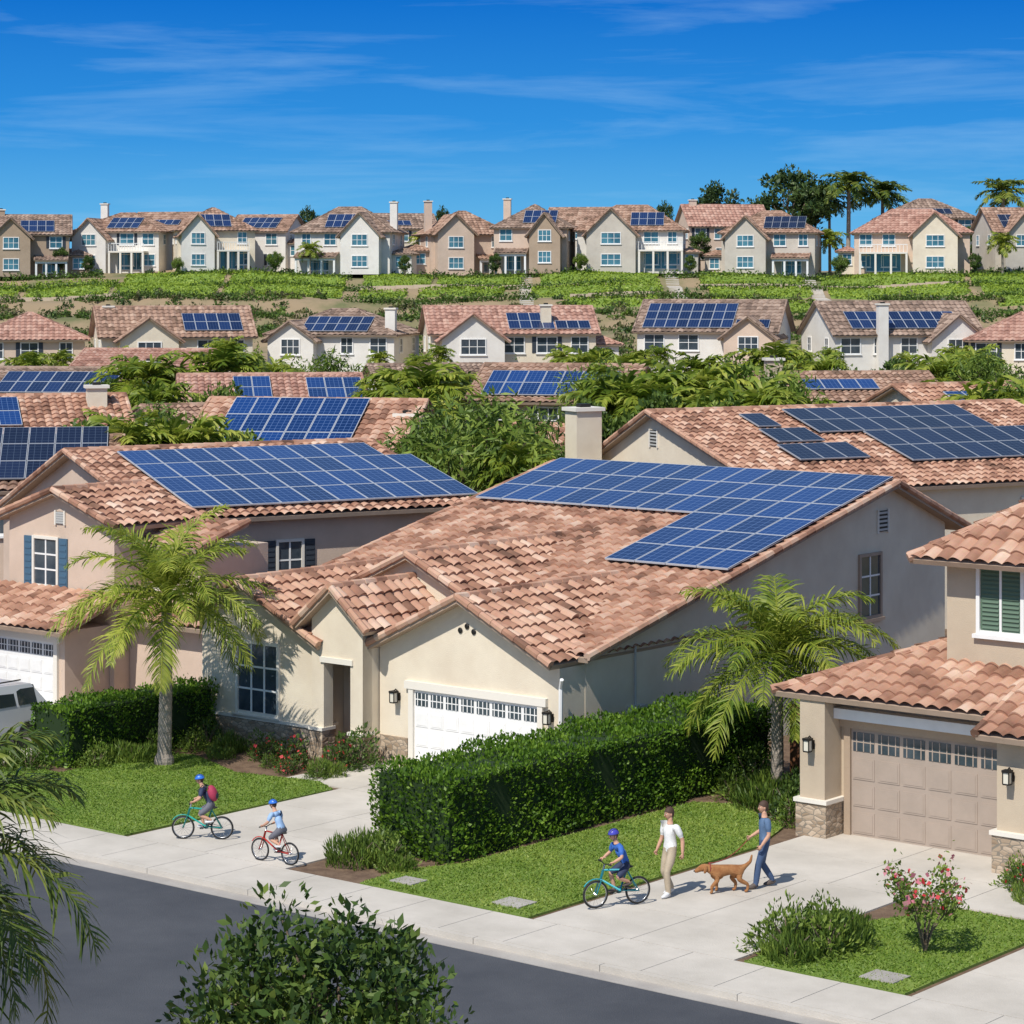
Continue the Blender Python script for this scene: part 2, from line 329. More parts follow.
        if sh:
            for sx in(-1,1):
                mb.obox(C+R*sx*(w/2+t+.2),R,U,N,.18,h/2+.06,.05,sh)
                for k in range(7): mb.obox(C+R*sx*(w/2+t+.2)+U*(-h/2+h*(k+.5)/7),R,U,N,.14,.03,.065,sh)
    def gdoor(s,C,R,N,w,h,mat,fr='trim'):
        C=np.array(C,float);R=nrm(R);N=nrm(N);U=np.array([0,0,1.]); mb=s.p('garage_door')
        mb.obox(C+U*h/2,R,U,N,w/2,h/2,.02,mat); nr=4; nc=max(4,round(w/.6)); nc+=nc%2
        for j in range(nr):
            for i in range(nc):
                c=C+R*(-w/2+w*(i+.5)/nc)+U*(h*(j+.5)/nr)
                if j==nr-1:
                    mb.obox(c,R,U,N,w/nc/2-.05,h/nr/2-.09,.032,'glass')
                    for q in(-.33,0,.33): mb.obox(c+R*q*(w/nc-.1),R,U,N,.012,h/nr/2-.09,.04,mat)
                    mb.obox(c,R,U,N,w/nc/2-.05,.012,.038,mat)
                else:
                    mb.obox(c,R,U,N,w/nc/2-.045,h/nr/2-.06,.034,mat); mb.obox(c,R,U,N,w/nc/2-.09,h/nr/2-.1,.042,mat)
        for sx in(-1,1): mb.obox(C+R*sx*(w/2+.08)+U*h/2,R,U,N,.08,h/2,.09,fr)
        mb.obox(C+U*(h+.1),R,U,N,w/2+.28,.1,.11,fr)
    def lamp(s,C,N):
        C=np.array(C,float);N=nrm(N);R=np.cross(N,(0,0,1)); mb=s.p('wall_lamp'); U=np.array([0,0,1.])
        mb.obox(C,R,U,N,.06,.1,.02,'iron'); mb.path([C+U*.12,C+N*.1+U*.2,C+N*.18+U*.16],.015,6,'iron')
        mb.obox(C+N*.18,R,U,N,.065,.12,.065,'lampglass'); mb.obox(C+N*.18+U*.14,R,U,N,.09,.025,.09,'iron'); mb.obox(C+N*.18-U*.13,R,U,N,.075,.015,.075,'iron')
        for a in(-1,1):
            for b in(-1,1): mb.obox(C+N*(.18+.07*a)+R*.07*b,R,U,N,.01,.12,.01,'iron')
    def chimney(s,x,y,z0,z1,w=.9,d=.7,mat=None):
        mb=s.p('chimney'); mb.box(x-w/2,x+w/2,y-d/2,y+d/2,z0,z1,mat or s.wm); mb.box(x-w/2-.1,x+w/2+.1,y-d/2-.1,y+d/2+.1,z1,z1+.14,s.tr); mb.box(x-w/5,x+w/5,y-d/5,y+d/5,z1+.14,z1+.27,'iron')
    def vent(s,C,R,N,w,h):
        mb=s.p('gable_vent');U=np.array([0,0,1.]);C=np.array(C,float);mb.obox(C,R,U,N,w/2,h/2,.03,'iron')
        for k in range(5): mb.obox(C+U*(-h/2+h*(k+.5)/5),R,U,N,w/2,.03,.05,'grey')
        for sx in(-1,1): mb.obox(C+np.array(R)*sx*(w/2+.03),R,U,N,.03,h/2+.04,.06,'trim')
# ------------------------------------------------ terrain
TY=[-300,88,100,140,230,256,262,266,276,279,289,292,299,302,307,309,314,317,420,600,4500]
TZ=[-.16,-.16,0,1.2,3.9,4.9,5.3,6.3,6.8,8.2,8.7,10.0,10.3,11.3,11.6,12.6,12.9,13.4,13.7,10,10]
def T(x,y): return float(np.interp(y,TY,TZ))+ (0.25*math.sin(x*.13)+.15*math.sin(x*.31+y*.2) if y>240 else 0)*(min(1,(y-240)/20) if y<330 else 1)
def terrain():
    xs=np.concatenate([np.linspace(-3000,-160,8),np.linspace(-150,150,121),np.linspace(160,3000,8)])
    ys=np.concatenate([[-300,-100,0,40,80,88,94],np.arange(100,250,5),np.arange(250,330,1.),np.arange(332,430,12),[500,600,1000,2000,4500]])
    v=[(x,y,T(x,y)) for y in ys for x in xs]; n=len(xs)
    i=(np.arange(len(ys)-1)[:,None]*n+np.arange(n-1)[None]).ravel()
    mb=MB(); mb.raw(v,np.stack([i,i+1,i+n+1,i+n],1),'ground'); mb.obj('ground_terrain',smooth=True)
terrain()
def sheet(name,u0,u1,v0,v1,z,mat):
    mb=MB(); mb.raw([(u0,v0,z),(u1,v0,z),(u1,v1,z),(u0,v1,z)],[(0,1,2,3)],mat); return mb.obj(name,None,(0,0,0),TH)
def slab(name,boxes,mat,z0=-.15,z1=0.0):
    mb=MB()
    for b in boxes: mb.box(b[0],b[1],b[2],b[3],z0,z1,mat)
    return mb.obj(name,None,(0,0,0),TH)
sheet('road',-160,60,26,36.3,-.13,'asphalt')
slab('gutter',[(-160,60,36.3,36.70)],'conc_gut',-.15,-.118)
slab('kerb',[(-160+i*3,-160+i*3+2.985,36.70,36.85) for i in range(70)],'concrete')
SW=[(-120+i*1.6,-120+i*1.6+1.585,36.865,38.5) for i in range(75)]
slab('sidewalk',SW,'concrete',-.15,.0)
slab('far_sidewalk',[(-160,60,23.5,26)],'concrete')
slab('yard_soil',[(-130,30,38.515,80)],'soil',-.17,-.03)
def drive(name,u0,u1,v0,v1,nu,nv):
    bx=[]
    for i in range(nu):
        for j in range(nv):
            bx.append((u0+(u1-u0)*i/nu,u0+(u1-u0)*(i+1)/nu-.015,v0+(v1-v0)*j/nv,v0+(v1-v0)*(j+1)/nv-.015))
    return slab(name,bx,'concrete',-.15,.004)
drive('driveway',-42.6,-37.7,38.515,45.5,2,3)
drive('driveway',-44.6,-37.7,45.5,48.6,3,1)
drive('driveway',-31.0,-26.3,38.515,44.6,2,3)
drive('driveway',-31.0,-22.4,44.6,48.9,3,2)
drive('driveway',-22.6,-18,38.515,44.6,2,3)
drive('driveway',-58,-51.4,38.515,48.5,3,4)
def lawn(name,poly,dens=520):
    mb=MB(); P=np.array(poly,float); z=.02
    v=[(x,y,z) for x,y in poly]+[(x,y,-.1) for x,y in poly]; n=len(poly)
    mb.raw(v,[tuple(range(n))]+[(i,(i+1)%n,(i+1)%n+n,i+n) for i in range(n)],'grassbase')
    lo=P.min(0);hi=P.max(0); k=int((hi-lo).prod()*dens); q=lo+rng.random((k,2))*(hi-lo)
    ins=np.zeros(k,bool); j=n-1
    for i in range(n):
        xi,yi=P[i];xj,yj=P[j]
        c=((yi>q[:,1])!=(yj>q[:,1]))&(q[:,0]<(xj-xi)*(q[:,1]-yi)/(yj-yi+1e-12)+xi); ins^=c; j=i
    q=q[ins]; k=len(q); a=rng.random(k)*6.28; h=.02+rng.random(k)*.028; w=.02
    d=np.stack([np.cos(a),np.sin(a),np.zeros(k)],1); b=np.column_stack([q,np.full(k,z)])
    tip=b+np.column_stack([rng.normal(size=(k,2))*.03,h])
    mb.raw(np.stack([b-d*w,b+d*w,tip],1).reshape(-1,3),np.arange(3*k).reshape(-1,3),'blade')
    mb.obj(name,None,(0,0,0),TH)
lawn('lawn',[(-51.2,38.53),(-42.75,38.53),(-42.65,45.2),(-43.6,45.7),(-46,45.2),(-48.6,46.2),(-49.6,45.5),(-49.4,42.4),(-51.2,42.2)])
lawn('lawn',[(-35.6,38.53),(-31.15,38.53),(-31.15,46.5),(-31.8,48.5),(-34.0,50),(-35.0,49.5),(-35.1,41.2),(-35.7,39.9)])
lawn('lawn',[(-26.1,38.53),(-22.75,38.53),(-22.75,44.4),(-25.0,44.4),(-26.1,42.0)])
for a in [(-32.4,-31.7,38.9,39.5),(-23.9,-23.2,38.9,39.5),(-35.2,-34.6,39.0,39.5)]: slab('utility_cover',[a],'conc_gut',0,.045)
# ------------------------------------------------ main house (u,v frame)
X_=(1,0,0);Y_=(0,1,0);mX=(-1,0,0);mY=(0,-1,0)
H=House('stucco_house_with_garage',L(-43,57),rz=TH,wm='stucco',rm='tile')
m=H.gable(-50.3,-38.3,49.6,67.2,-.1,6.4,3.13,5.15,'x',br=63.9,ov0=.35,ov1=.8)
H.solar(m[0],.35,10.75,12,3,1.0,1.42)
H.solar(m[0],.35+8*1.02,6.43,4,3,1.0,1.42)
g=H.gable(48.6,56.5,-44.2,-38.31,-.1,4.35,2.96,2.96,'y',ov0=.42,ov1=-.01,ro=(.42,0))
H.gdoor((-40.97,48.6,0),X_,mY,4.05,2.0,'white')
H.lamp((-38.55,48.58,1.75),mY); H.lamp((-43.55,48.58,1.75),mY)
for du in(-.22,.0,.22): H.p('gable_vent').ell((-41.25+du,48.58,3.62+(.12 if du==0 else 0)),(.075,.03,.075),'iron')
H.gable(48.2,55.5,-50.35,-46.1,-.1,4.25,3.3,2.98,'y',br=-48.75,ov0=.35,ov1=.35,ro=(.35,0))
H.win((-48.2,48.2,1.8),X_,mY,1.45,1.8,3,3)
H.p('stone_base').box(-50.43,-46.02,48.12,48.9,-.1,.7,'stone'); H.p('stone_base').box(-50.47,-45.98,48.08,48.94,.7,.78,'trim')
H.p('stone_base').box(-44.28,-43.2,48.53,49,-.1,.72,'stone')
# entry porch with square opening
H.gable(48.0,55,-46.05,-44.25,-.1,4.35,3.6,3.6,'y',ov0=.3,ov1=.3,ro=(.3,0),ends=(0,1))
ar=[(-46.05,-.1),(-45.62,-.1),(-45.62,2.5),(-44.68,2.5),(-44.68,-.1),(-44.25,-.1),(-44.25,3.6),(-45.15,4.35),(-46.05,3.6)]
k=len(ar); H.p('walls').raw([(x,48.0,z) for x,z in ar]+[(x,48.35,z) for x,z in ar],[tuple(range(k)),tuple(range(k,2*k))]+[(i,i+1,i+1+k,i+k) for i in range(k-1)],'stucco')
H.p('walls').box(-46.04,-44.26,49.2,49.28,-.1,3.4,'stucco'); H.p('front_door').box(-45.5,-44.75,49.14,49.22,0,2.15,'wood')
H.p('entry_trim').box(-45.72,-44.58,47.95,48.02,2.5,2.64,'trim')
for uu in(-45.84,-44.46): H.p('stone_base').box(uu-.23,uu+.23,47.93,48.4,-.1,.72,'stone'); H.p('entry_trim').box(uu-.25,uu+.25,47.9,48.42,.72,.8,'trim')
H.gable(51.0,58.3,-47.2,-43.2,2.5,4.95,4.05,4.05,'y',ov0=.3,ov1=.3,ro=(.3,0))
for du in(-.2,.2): H.p('gable_vent').ell((-45.2+du,50.98,4.35),(.09,.03,.09),'iron')
H.win((-38.3,62.9,3.65),Y_,X_,1.05,1.7,2,3,fr='fascia'); H.vent((-38.3,63.6,5.45),Y_,X_,.5,.6)
H.p('meter_box').box(-38.3,-38.08,51.3,51.9,.9,1.7,'grey'); H.p('meter_box').box(-38.3,-38.15,52.4,52.7,1.1,1.6,'grey'); H.p('meter_box').path([(-38.25,51.6,1.7),(-38.25,51.6,3.2)],.03,6,'grey')
H.p('downspout').path([(-38.05,48.35,2.75),(-38.2,48.5,2.5),(-38.22,48.5,.1)],.05,6,'white')
H.done()
# ------------------------------------------------ right house
H=House('stucco_house_two_storey',L(-24,54),rz=TH,wm='stucco3',rm='tile')
H.hip(-31.1,-19,48.9,60,-.1,3.3,.36,ov=.75)
H.p('walls').box(-31.15,-30.5,48.2,48.95,-.1,3.1,'stucco3'); H.p('stone_base').box(-31.22,-30.43,48.13,48.9,-.1,.75,'stone');H.p('stone_base').box(-31.26,-30.39,48.09,48.92,.75,.84,'trim')
H.p('walls').box(-25.95,-19.0,47.7,48.95,-.1,2.75,'stucco3'); H.p('stone_base').box(-26.02,-18.9,47.6,48.9,-.1,.8,'stone'); H.p('stone_base').box(-26.06,-18.9,47.56,48.92,.8,.89,'trim')
H.p('trim').box(-30.49,-25.96,48.55,48.88,2.62,2.85,'white')
H.slope((-26.2,47.25,2.80),X_,(0,1,.36),9,2.2)
H.gdoor((-28.3,48.9,0),X_,mY,3.85,2.4,'tandoor','stucco6')
H.lamp((-30.82,48.18,2.05),mY); H.lamp((-25.6,47.68,2.05),mY)
H.hip(-28.5,-18,50.1,60,3.0,6.45,.6,ov=.6)
H.gable(50.9,58,-26.2,-20,5,9.2,7.4,7.4,'y',ov0=.4,ov1=.4,ro=(.4,0))
H.win((-27.15,50.1,5.35),X_,mY,1.0,1.35,2,1,fr='white',gl='shutterg')
for q in(-.25,.25):
    for k in range(14): H.p('windows').obox((-27.15+q,50.1,5.35-.62+k*.095),X_,(0,.5,.86),(0,-.86,.5),.2,.03,.035,'shutterg')
H.done()
# ------------------------------------------------ left house 2
H=House('stucco_house_blue_shutters',L(-60,55),rz=TH,wm='stucco2',rm='tile')
a=math.radians(69.32); T2=np.array([[math.cos(a),-math.sin(a),0,-65.15],[math.sin(a),math.cos(a),0,56.5],[0,0,1,0],[0,0,0,1]])
H.T=T2
m=H.gable(0,10.6,-7.6,7.2,-.1,6.56,4.95,4.05,'x',br=0)
H.solar(m[0],1.5,.75,9,4,1.0,1.62); H.solar(m[0],1.5+9*1.02,.75,1,3,1.0,1.62,)
H.win((4.35,-7.6,3.55),X_,mY,.8,1.15,2,2,sh='shutterd'); H.win((9,-7.6,3.55),X_,mY,.8,1.15,2,2)
H.T=None
H.gable(50,53.2,-60.6,-55.9,-.1,6.05,5.25,5.25,'y',ro=(.35,0))
H.win((-58.9,50,4.0),X_,mY,1.0,1.35,2,3,sh='shutter'); H.vent((-58.25,50,5.35),X_,mY,.35,.35)
H.p('walls').box(-56,-53.6,51.2,54,-.1,4.6,'stucco2'); H.slope((-56.1,50.8,4.55),X_,(0,1,.3),2.8,2.2); H.win((-55.05,51.2,3.9),X_,mY,.7,1.0,2,2,sill=False)
H.p('walls').box(-62,-56.1,48.3,49.99,-.1,2.35,'stucco2'); H.slope((-62.5,47.7,2.28),X_,(0,1,.38),7.0,2.45)
H.gdoor((-58.6,48.3,0),X_,mY,4.2,2.0,'white')
H.p('walls').box(-55.89,-50.6,50.6,54,-.1,2.5,'stucco2'); H.slope((-56.2,50.1,2.4),X_,(0,1,.3),5.6,4.0)
H.done()
# ------------------------------------------------ house 3 (right behind)
def bearing_house(name,X,Y,rot,**k):
    z=T(X,Y); return House(name,(X,Y,z),(X,Y,0),math.radians(rot),**k)
H=bearing_house('stucco_house_chimney',5.3,95,28,wm='stucco',rm='tile')
m=H.gable(0,16.5,-8.0,5.2,-.2,7.35,5.05,5.0,'x',br=0)
H.solar(m[0],7.5,2.2,8,2,1.0,1.6,'panel2'); H.solar(m[0],5.6,5.5,8,2,1.0,1.3,'panel2')
H.solar(m[0],2.9,2.7,3,1,1.0,1.6,'panel2'); H.solar(m[0],3.2,4.6,2,1,1.0,1.4,'panel2');H.solar(m[0],3.4,6.3,1,1,1.0,1.4,'panel2')
H.vent((0,0,6.5),Y_,mX,.5,.6); H.chimney(-1.1,3.4,-.1,7.4,1.1,.9)
H.win((11.5,-8,3.9),X_,mY,1.3,1.0,3,2); H.win((4,-8,3.9),X_,mY,1.3,1.0,3,2)
H.done()
# ------------------------------------------------ background houses
def bg(name,px,Y,w,d,zr,ze,rot=0,wm='stucco',rm='tile',kind='gable',panels=(),pm='panel',chim=None,wing=None,q=4,pt=.36,pr=.45,gl='glass',balcony=False,side=None,porch=None,wwm=None):
    X=(px-512)/2549*Y; z=T(X,Y)-.3
    H=House(name,(X,Y,z),(X,Y,0),math.radians(rot),wm=wm,rm=rm,q=q,pt=pt,pr=pr)
    if kind=='gable': sl=H.gable(-w/2,w/2,-d/2,d/2,z,zr,ze,ze,'x')
    else: sl=H.hip(-w/2,w/2,-d/2,d/2,z,ze,(zr-ze)/(min(w,d)/2))
    for p in panels:
        H.solar(sl[p[4] if len(p)>4 else 0],p[0],p[1],p[2],p[3],1.0,1.5,pm)
    if chim: H.chimney(chim[0],chim[1],z,chim[2])
    fl=[ze-1.0]+([ze-3.6] if ze-z>5 else [])
    skip=None
    if wing:
        wx,ww,wd,wzr,wze=wing
        H.gable(-d/2-wd,0,wx-ww/2,wx+ww/2,z,wzr,wze,wze,'y',ro=(.35,0),wm=wwm or wm)
        for f in fl: 
            if f<wze: H.win((wx,-d/2-wd,f-.1),X_,mY,ww*.38,1.25,3,2,gl=gl,fr='white')
        skip=(wx-ww/2-.6,wx+ww/2+.6)
    if side:
        sg,sw,dz,yo=side; x0,x1=(w/2-.2,w/2+sw) if sg>0 else (-w/2-sw,-w/2+.2)
        H.hip(x0,x1,-d/2+yo,d/2-.6,z,ze-dz,.42,ov=.35,wm=wwm or wm)
        for f in [ze-dz-.95,ze-dz-3.5]:
            if f>z+.8: H.win(((x0+x1)/2,-d/2+yo,f),X_,mY,min(1.7,sw*.5),1.2,2,2,gl=gl,fr='white')
    if porch:
        a0,a1=porch; zp=ze-2.75; H.slope((a0,-d/2-2.0,zp-.6),X_,(0,1,.3),a1-a0,2.1)
        for i in range(4):
            xx=a0+.2+(a1-a0-.4)*i/3; H.p('porch').box(xx-.12,xx+.12,-d/2-1.8,-d/2-1.55,z,zp-.58,'white')
        H.p('porch').box(a0+.1,a1-.1,-d/2-1.82,-d/2-1.53,zp-.85,zp-.6,'white')
        H.win(((a0+a1)/2,-d/2,z+1.5),X_,mY,(a1-a0)*.5,1.9,4,2,gl=gl,fr='white')
    n=max(2,int(w/2.6))
    for f in fl:
        for i in range(n):
            x=-w/2+w*(i+.5)/n
            if skip and skip[0]<x<skip[1]: continue
            if porch and f<ze-2 and porch[0]-.6<x<porch[1]+.6: continue
            H.win((x,-d/2,f),X_,mY,random.choice([1.0,1.4,1.7]),1.3,2,2,gl=gl,sh=random.choice([None,None,'shutterd']),fr='white')
    for sx in(-1,1):
        for yy in(-d/4,d/4): H.win((sx*w/2,yy,fl[0]),Y_,(sx,0,0),.9,1.15,2,2,gl=gl,fr='white')
    if balcony:
        bx0=skip[1]-.3 if skip and wing[0]<0 else -w/2+.6; bx1=bx0+w*.42; y0=-d/2-1.8; zf=ze-2.5
        b=H.p('balcony'); b.box(bx0,bx1,y0,-d/2-.02,zf-.2,zf,'trim')
        for i in range(4): b.box(bx0+(bx1-bx0-.25)*i/3,bx0+(bx1-bx0-.25)*i/3+.25,y0+.02,y0+.27,z,zf-.2,'trim')
        for i in range(14): xx=bx0+.05+(bx1-bx0-.1)*i/13; b.box(xx-.03,xx+.03,y0+.05,y0+.1,zf,zf+.9,'white')
        b.box(bx0,bx1,y0+.02,y0+.13,zf+.9,zf+.98,'white')
        H.win(((bx0+bx1)/2,-d/2-.03,zf-1.25),X_,mY,(bx1-bx0)*.7,2.1,4,1,gl=gl,fr='white',sill=False)
    H.done(); return H
h2='stucco_house'
bg(h2,5,100,8.5,8,6.1,4.5,8,'stucco2','tile3',panels=[(2.5,.7,6,3)],pm='panel2')
bg(h2,20,118,9.0,8,6.9,5.3,16,'stucco','tile',panels=[(.6,1.2,4,2)],chim=(3.4,-1,7.4))
bg(h2,318,112,9.2,8.5,7.0,4.9,-12,'stucco','tile',panels=[(1.3,.5,6,3)],chim=(4.3,-1,6.5))
bg(h2,205,124,6,8,6.2,5.0,28,'stucco5','tile3')
bg(h2,270,142,9.5,8,7.0,5.5,9,'stucco2','tile2',panels=[(3.0,1,2,2),(7,.8,3,2)])
bg(h2,72,155,9,8,6.9,5.3,-9,'stucco5','tile4',panels=[(1.2,.8,7,2)],pm='panel3',chim=(5.2,-1,7.4))
bg(h2,565,140,8.4,8,7.6,5.9,-14,'stucco3','tile3',panels=[(.8,.6,7,2)])
bg(h2,545,112,4,6,5.9,4.9,-25,'stucco','tile')
bg(h2,835,142,10,8,7.1,5.8,8,'stucco3','tile3',panels=[(3,1.6,4,1)],chim=(-4,-2,8))
bg(h2,975,122,9,8.5,7.3,5.6,28,'stucco','tile',panels=[(2,.8,5,2)])
bg(h2,705,152,7,7,6.3,5.3,-16,'stucco','tile2')
bg(h2,425,168,7,7,6.7,5.4,14,'stucco5','tile4')
bg(h2,150,182,9,7,7.3,6.0,-10,'stucco','tile2')
C=dict(q=2,pt=.5,pr=.6)
n3='hillfoot_house'
bg(n3,30,228,9.5,9,9.3,7.2,10,'stucco2','tile2','hip',**C)
bg(n3,172,225,13,9,9.9,7.5,14,'stucco','tile3',panels=[(7.5,1,5,2)],pm='panel3',wing=(-2.6,5,1.6,9.0,7.2),chim=(-5.6,0,10),**C)
bg(n3,345,230,11.5,9,9.6,7.6,-12,'stucco5','tile4','hip',panels=[(3.4,.5,6,2)],pm='panel3',chim=(5.2,-3.5,9.8),wing=(-3.4,4.2,1.2,8.6,7.1),**C)
bg(n3,508,228,14.5,9,9.9,7.7,7,'stucco','tile2',panels=[(7.2,.8,4,2),(11.4,.8,3,1)],pm='panel3',wing=(-3.8,5.5,1.8,9.3,7.2),wwm='stucco5',chim=(3,-3,10.1),side=(1,2.2,1.0,1),**C)
bg(n3,715,233,12.5,10,10.4,7.8,-14,'stucco5','tile4',panels=[(.8,.6,8,3),(9.2,.6,3,1)],pm='panel3',wing=(4.0,4.4,1.2,9.0,7.3),wwm='stucco2',**C)
bg(n3,890,230,13.5,10,10.3,7.6,11,'stucco5','tile4',panels=[(2,1,10,2)],pm='panel3',chim=(-2.6,-5.4,10.2),wing=(4.2,5,1.2,9.2,7.1),**C)
bg(n3,1022,226,9,9,9.4,7.2,-12,'stucco','tile2','hip',**C)
D=dict(q=2,pt=.5,pr=.6,gl='tealglass')
n4='hilltop_house'
bg(n4,30,316,9.5,9,20.3,18.0,10,'stucco6','tile4','gable',panels=[(4,.6,4,2)],pm='panel3',wing=(-2.2,4.6,1.6,19.8,17.6),porch=(.6,4.6),chim=(-3.5,0,21),side=(1,2.5,2.6,1.5),**D)
bg(n4,128,323,11,9,20.7,18.5,-10,'stucco5','tile3','hip',panels=[(4.6,.8,4,2)],pm='panel3',wing=(-3,4.4,1.8,19.9,17.6),chim=(-3.4,1,22),balcony=True,side=(-1,2.6,2.8,2),**D)
bg(n4,213,318,9.5,9,21.2,18.6,12,'stucco','tile3','hip',panels=[(3,.8,4,2)],pm='panel3',wing=(-2.4,4.0,1.8,20.3,18.0),balcony=True,wwm='stucco5',**D)
bg(n4,268,328,7.5,8,20.6,18.6,-14,'stucco5','tile3','gable',panels=[(1.4,.8,5,2)],pm='panel3',side=(1,2.0,1.5,1),**D)
bg(n4,350,318,12,9,21.3,18.4,-9,'stucco5','tile4','hip',panels=[(4.2,1.0,5,2)],pm='panel3',wing=(2.6,4.8,1.8,20.5,17.9),chim=(5.6,0,22),side=(1,2.4,2.8,1.5),porch=(-5.6,-.4),**D)
bg(n4,462,322,10,9,20.9,18.2,14,'stucco2','tile3','hip',wing=(-2.2,4.6,1.8,20.4,18.2),chim=(-4.6,-1,22.2),porch=(.8,4.8),side=(-1,2.6,2.2,1),**D)
bg(n4,535,316,9,9,21.6,18.9,-8,'stucco2','tile4','hip',panels=[(4,1,4,2)],pm='panel3',wing=(2.0,3.8,1.8,20.4,18.0),balcony=False,wwm='stucco6',porch=(-4.2,-.2),chim=(-3.6,1,22.4),**D)
bg(n4,632,317,13,9,21.5,18.6,-6,'stucco5','tile3','hip',panels=[(7,1,4,2)],pm='panel3',wing=(-2.2,6,2.0,21.0,18.0),balcony=True,wwm='stucco4',side=(1,1.8,2.8,1),**D)
bg(n4,722,338,10.5,8,22.2,19.5,10,'stucco2','tile2','gable',chim=(-4,0,22.9),side=(1,2.5,1.2,1),**D)
bg(n4,772,318,11.5,9,20.8,18.3,-12,'stucco4','tile3','hip',panels=[(5.6,1,5,2)],pm='panel2',wing=(-2.6,5,1.8,20.1,17.6),side=(-1,2.2,2.9,1),porch=(.6,5.2),**D)
bg(n4,925,346,11,9,23.2,20.8,8,'stucco2','tile4','hip',panels=[(2.4,1,6,1)],pm='panel2',side=(1,3,1.0,0),**D)
bg(n4,912,317,14,9,21.0,18.3,-9,'stucco2','tile2','hip',wing=(2.8,5.4,2.0,20.5,17.9),balcony=True,wwm='stucco',side=(-1,2.0,2.4,.5),**D)
bg(n4,1022,321,10,9,21.3,18.4,8,'stucco4','tile3','gable',panels=[(1.5,1,4,2)],pm='panel2',wing=(-2,4.6,1.8,20.4,17.8),**D)
bg(n4,585,344,9,8,22.0,19.6,-10,'stucco4','tile3','gable',**D)
bg(n4,398,345,9,8,21.2,19.3,12,'stucco','tile4','gable',panels=[(2,.8,4,1)],pm='panel3',**D)
bg(n4,172,346,9,8,21.4,19.4,-12,'stucco','tile3','gable',panels=[(2,.8,5,1)],pm='panel3',**D)
# ------------------------------------------------ vegetation
def hedge(name,u0,u1,v0,v1,h,dens=460,leaf=.085):
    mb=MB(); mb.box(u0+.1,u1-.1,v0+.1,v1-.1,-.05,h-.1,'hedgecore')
    def face(n,f):
        q=rng.random((n,2)); return f(q[:,0],q[:,1])
    W,Dp=u1-u0,v1-v0
    def bulge(p): return .07*np.sin(p[:,0]*2.1+p[:,2]*3)+.07*np.sin(p[:,1]*1.7+1)+.05*np.sin(p[:,1]*5+p[:,2]*4)
    for ax,(n,fn,nv) in enumerate([(W*Dp,lambda a,b:np.stack([u0+a*W,v0+b*Dp,np.full(len(a),h)],1),(0,0,1)),
        (W*h,lambda a,b:np.stack([u0+a*W,np.full(len(a),v0),b*h],1),(0,-1,0)),(W*h,lambda a,b:np.stack([u0+a*W,np.full(len(a),v1),b*h],1),(0,1,0)),
        (Dp*h,lambda a,b:np.stack([np.full(len(a),u0),v0+a*Dp,b*h],1),(-1,0,0)),(Dp*h,lambda a,b:np.stack([np.full(len(a),u1),v0+a*Dp,b*h],1),(1,0,0))]):
        p=face(int(n*dens),fn); nv=np.array(nv,float)
        p=p+nv*(bulge(p)+rng.normal(size=len(p))*.05-.02)[:,None]
        mb.leaves(p,'hedge',leaf,.6,dirs=np.tile(nv*.6+np.array([0,0,.5]),(len(p),1)))
    mb.obj(name,None,(0,0,0),TH)
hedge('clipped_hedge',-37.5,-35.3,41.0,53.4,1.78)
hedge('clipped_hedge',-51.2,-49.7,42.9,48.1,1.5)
def blob_mesh(name,r,h,n,leaf,mat,flower=None,seed=0,asp=.5,base=0,up=.3):
    mb=MB(); p=rng.normal(size=(n,3)); p/=np.linalg.norm(p,axis=1)[:,None]; p[:,2]=np.abs(p[:,2])
    lob=1+.18*np.sin(p[:,0]*4+seed)+.15*np.sin(p[:,1]*5+seed*2)+.1*np.sin(p[:,2]*7+seed)
    rad=(.55+.45*rng.random(n)**.5)*lob
    p=p*rad[:,None]*np.array([r,r,h])+np.array([0,0,base])
    mb.leaves(p,mat,leaf,asp,dirs=p/np.array([r,r,h])*.6+np.array([0,0,up]))
    if flower:
        q=p[rng.integers(0,n,int(n*.06))]*1.05; mb.leaves(q,flower,leaf*1.1,.9)
    for i in range(5):
        a=i*1.256; mb.path([(0,0,-.05),(.3*r*math.cos(a),.3*r*math.sin(a),h*.5),(.55*r*math.cos(a),.55*r*math.sin(a),h*.8)],[.02,.014,.008],5,'bark')
    return mb.mesh(name)
shA=blob_mesh('shrub',.55,.6,900,.1,'leaf_y',seed=1,asp=.35)
shB=blob_mesh('shrub',.5,.7,900,.08,'leaf',seed=2)
shF=blob_mesh('flowering_shrub',.45,.6,800,.08,'leaf',flower='flower',seed=3)
shG=blob_mesh('grassy_shrub',.6,.5,1400,.16,'leaf_y',seed=4,asp=.15,up=1.2)
def put(name,me,u,v,s=1,z=0): return mkobj(name,me,None,L(u,v,z),random.random()*6.28,s)
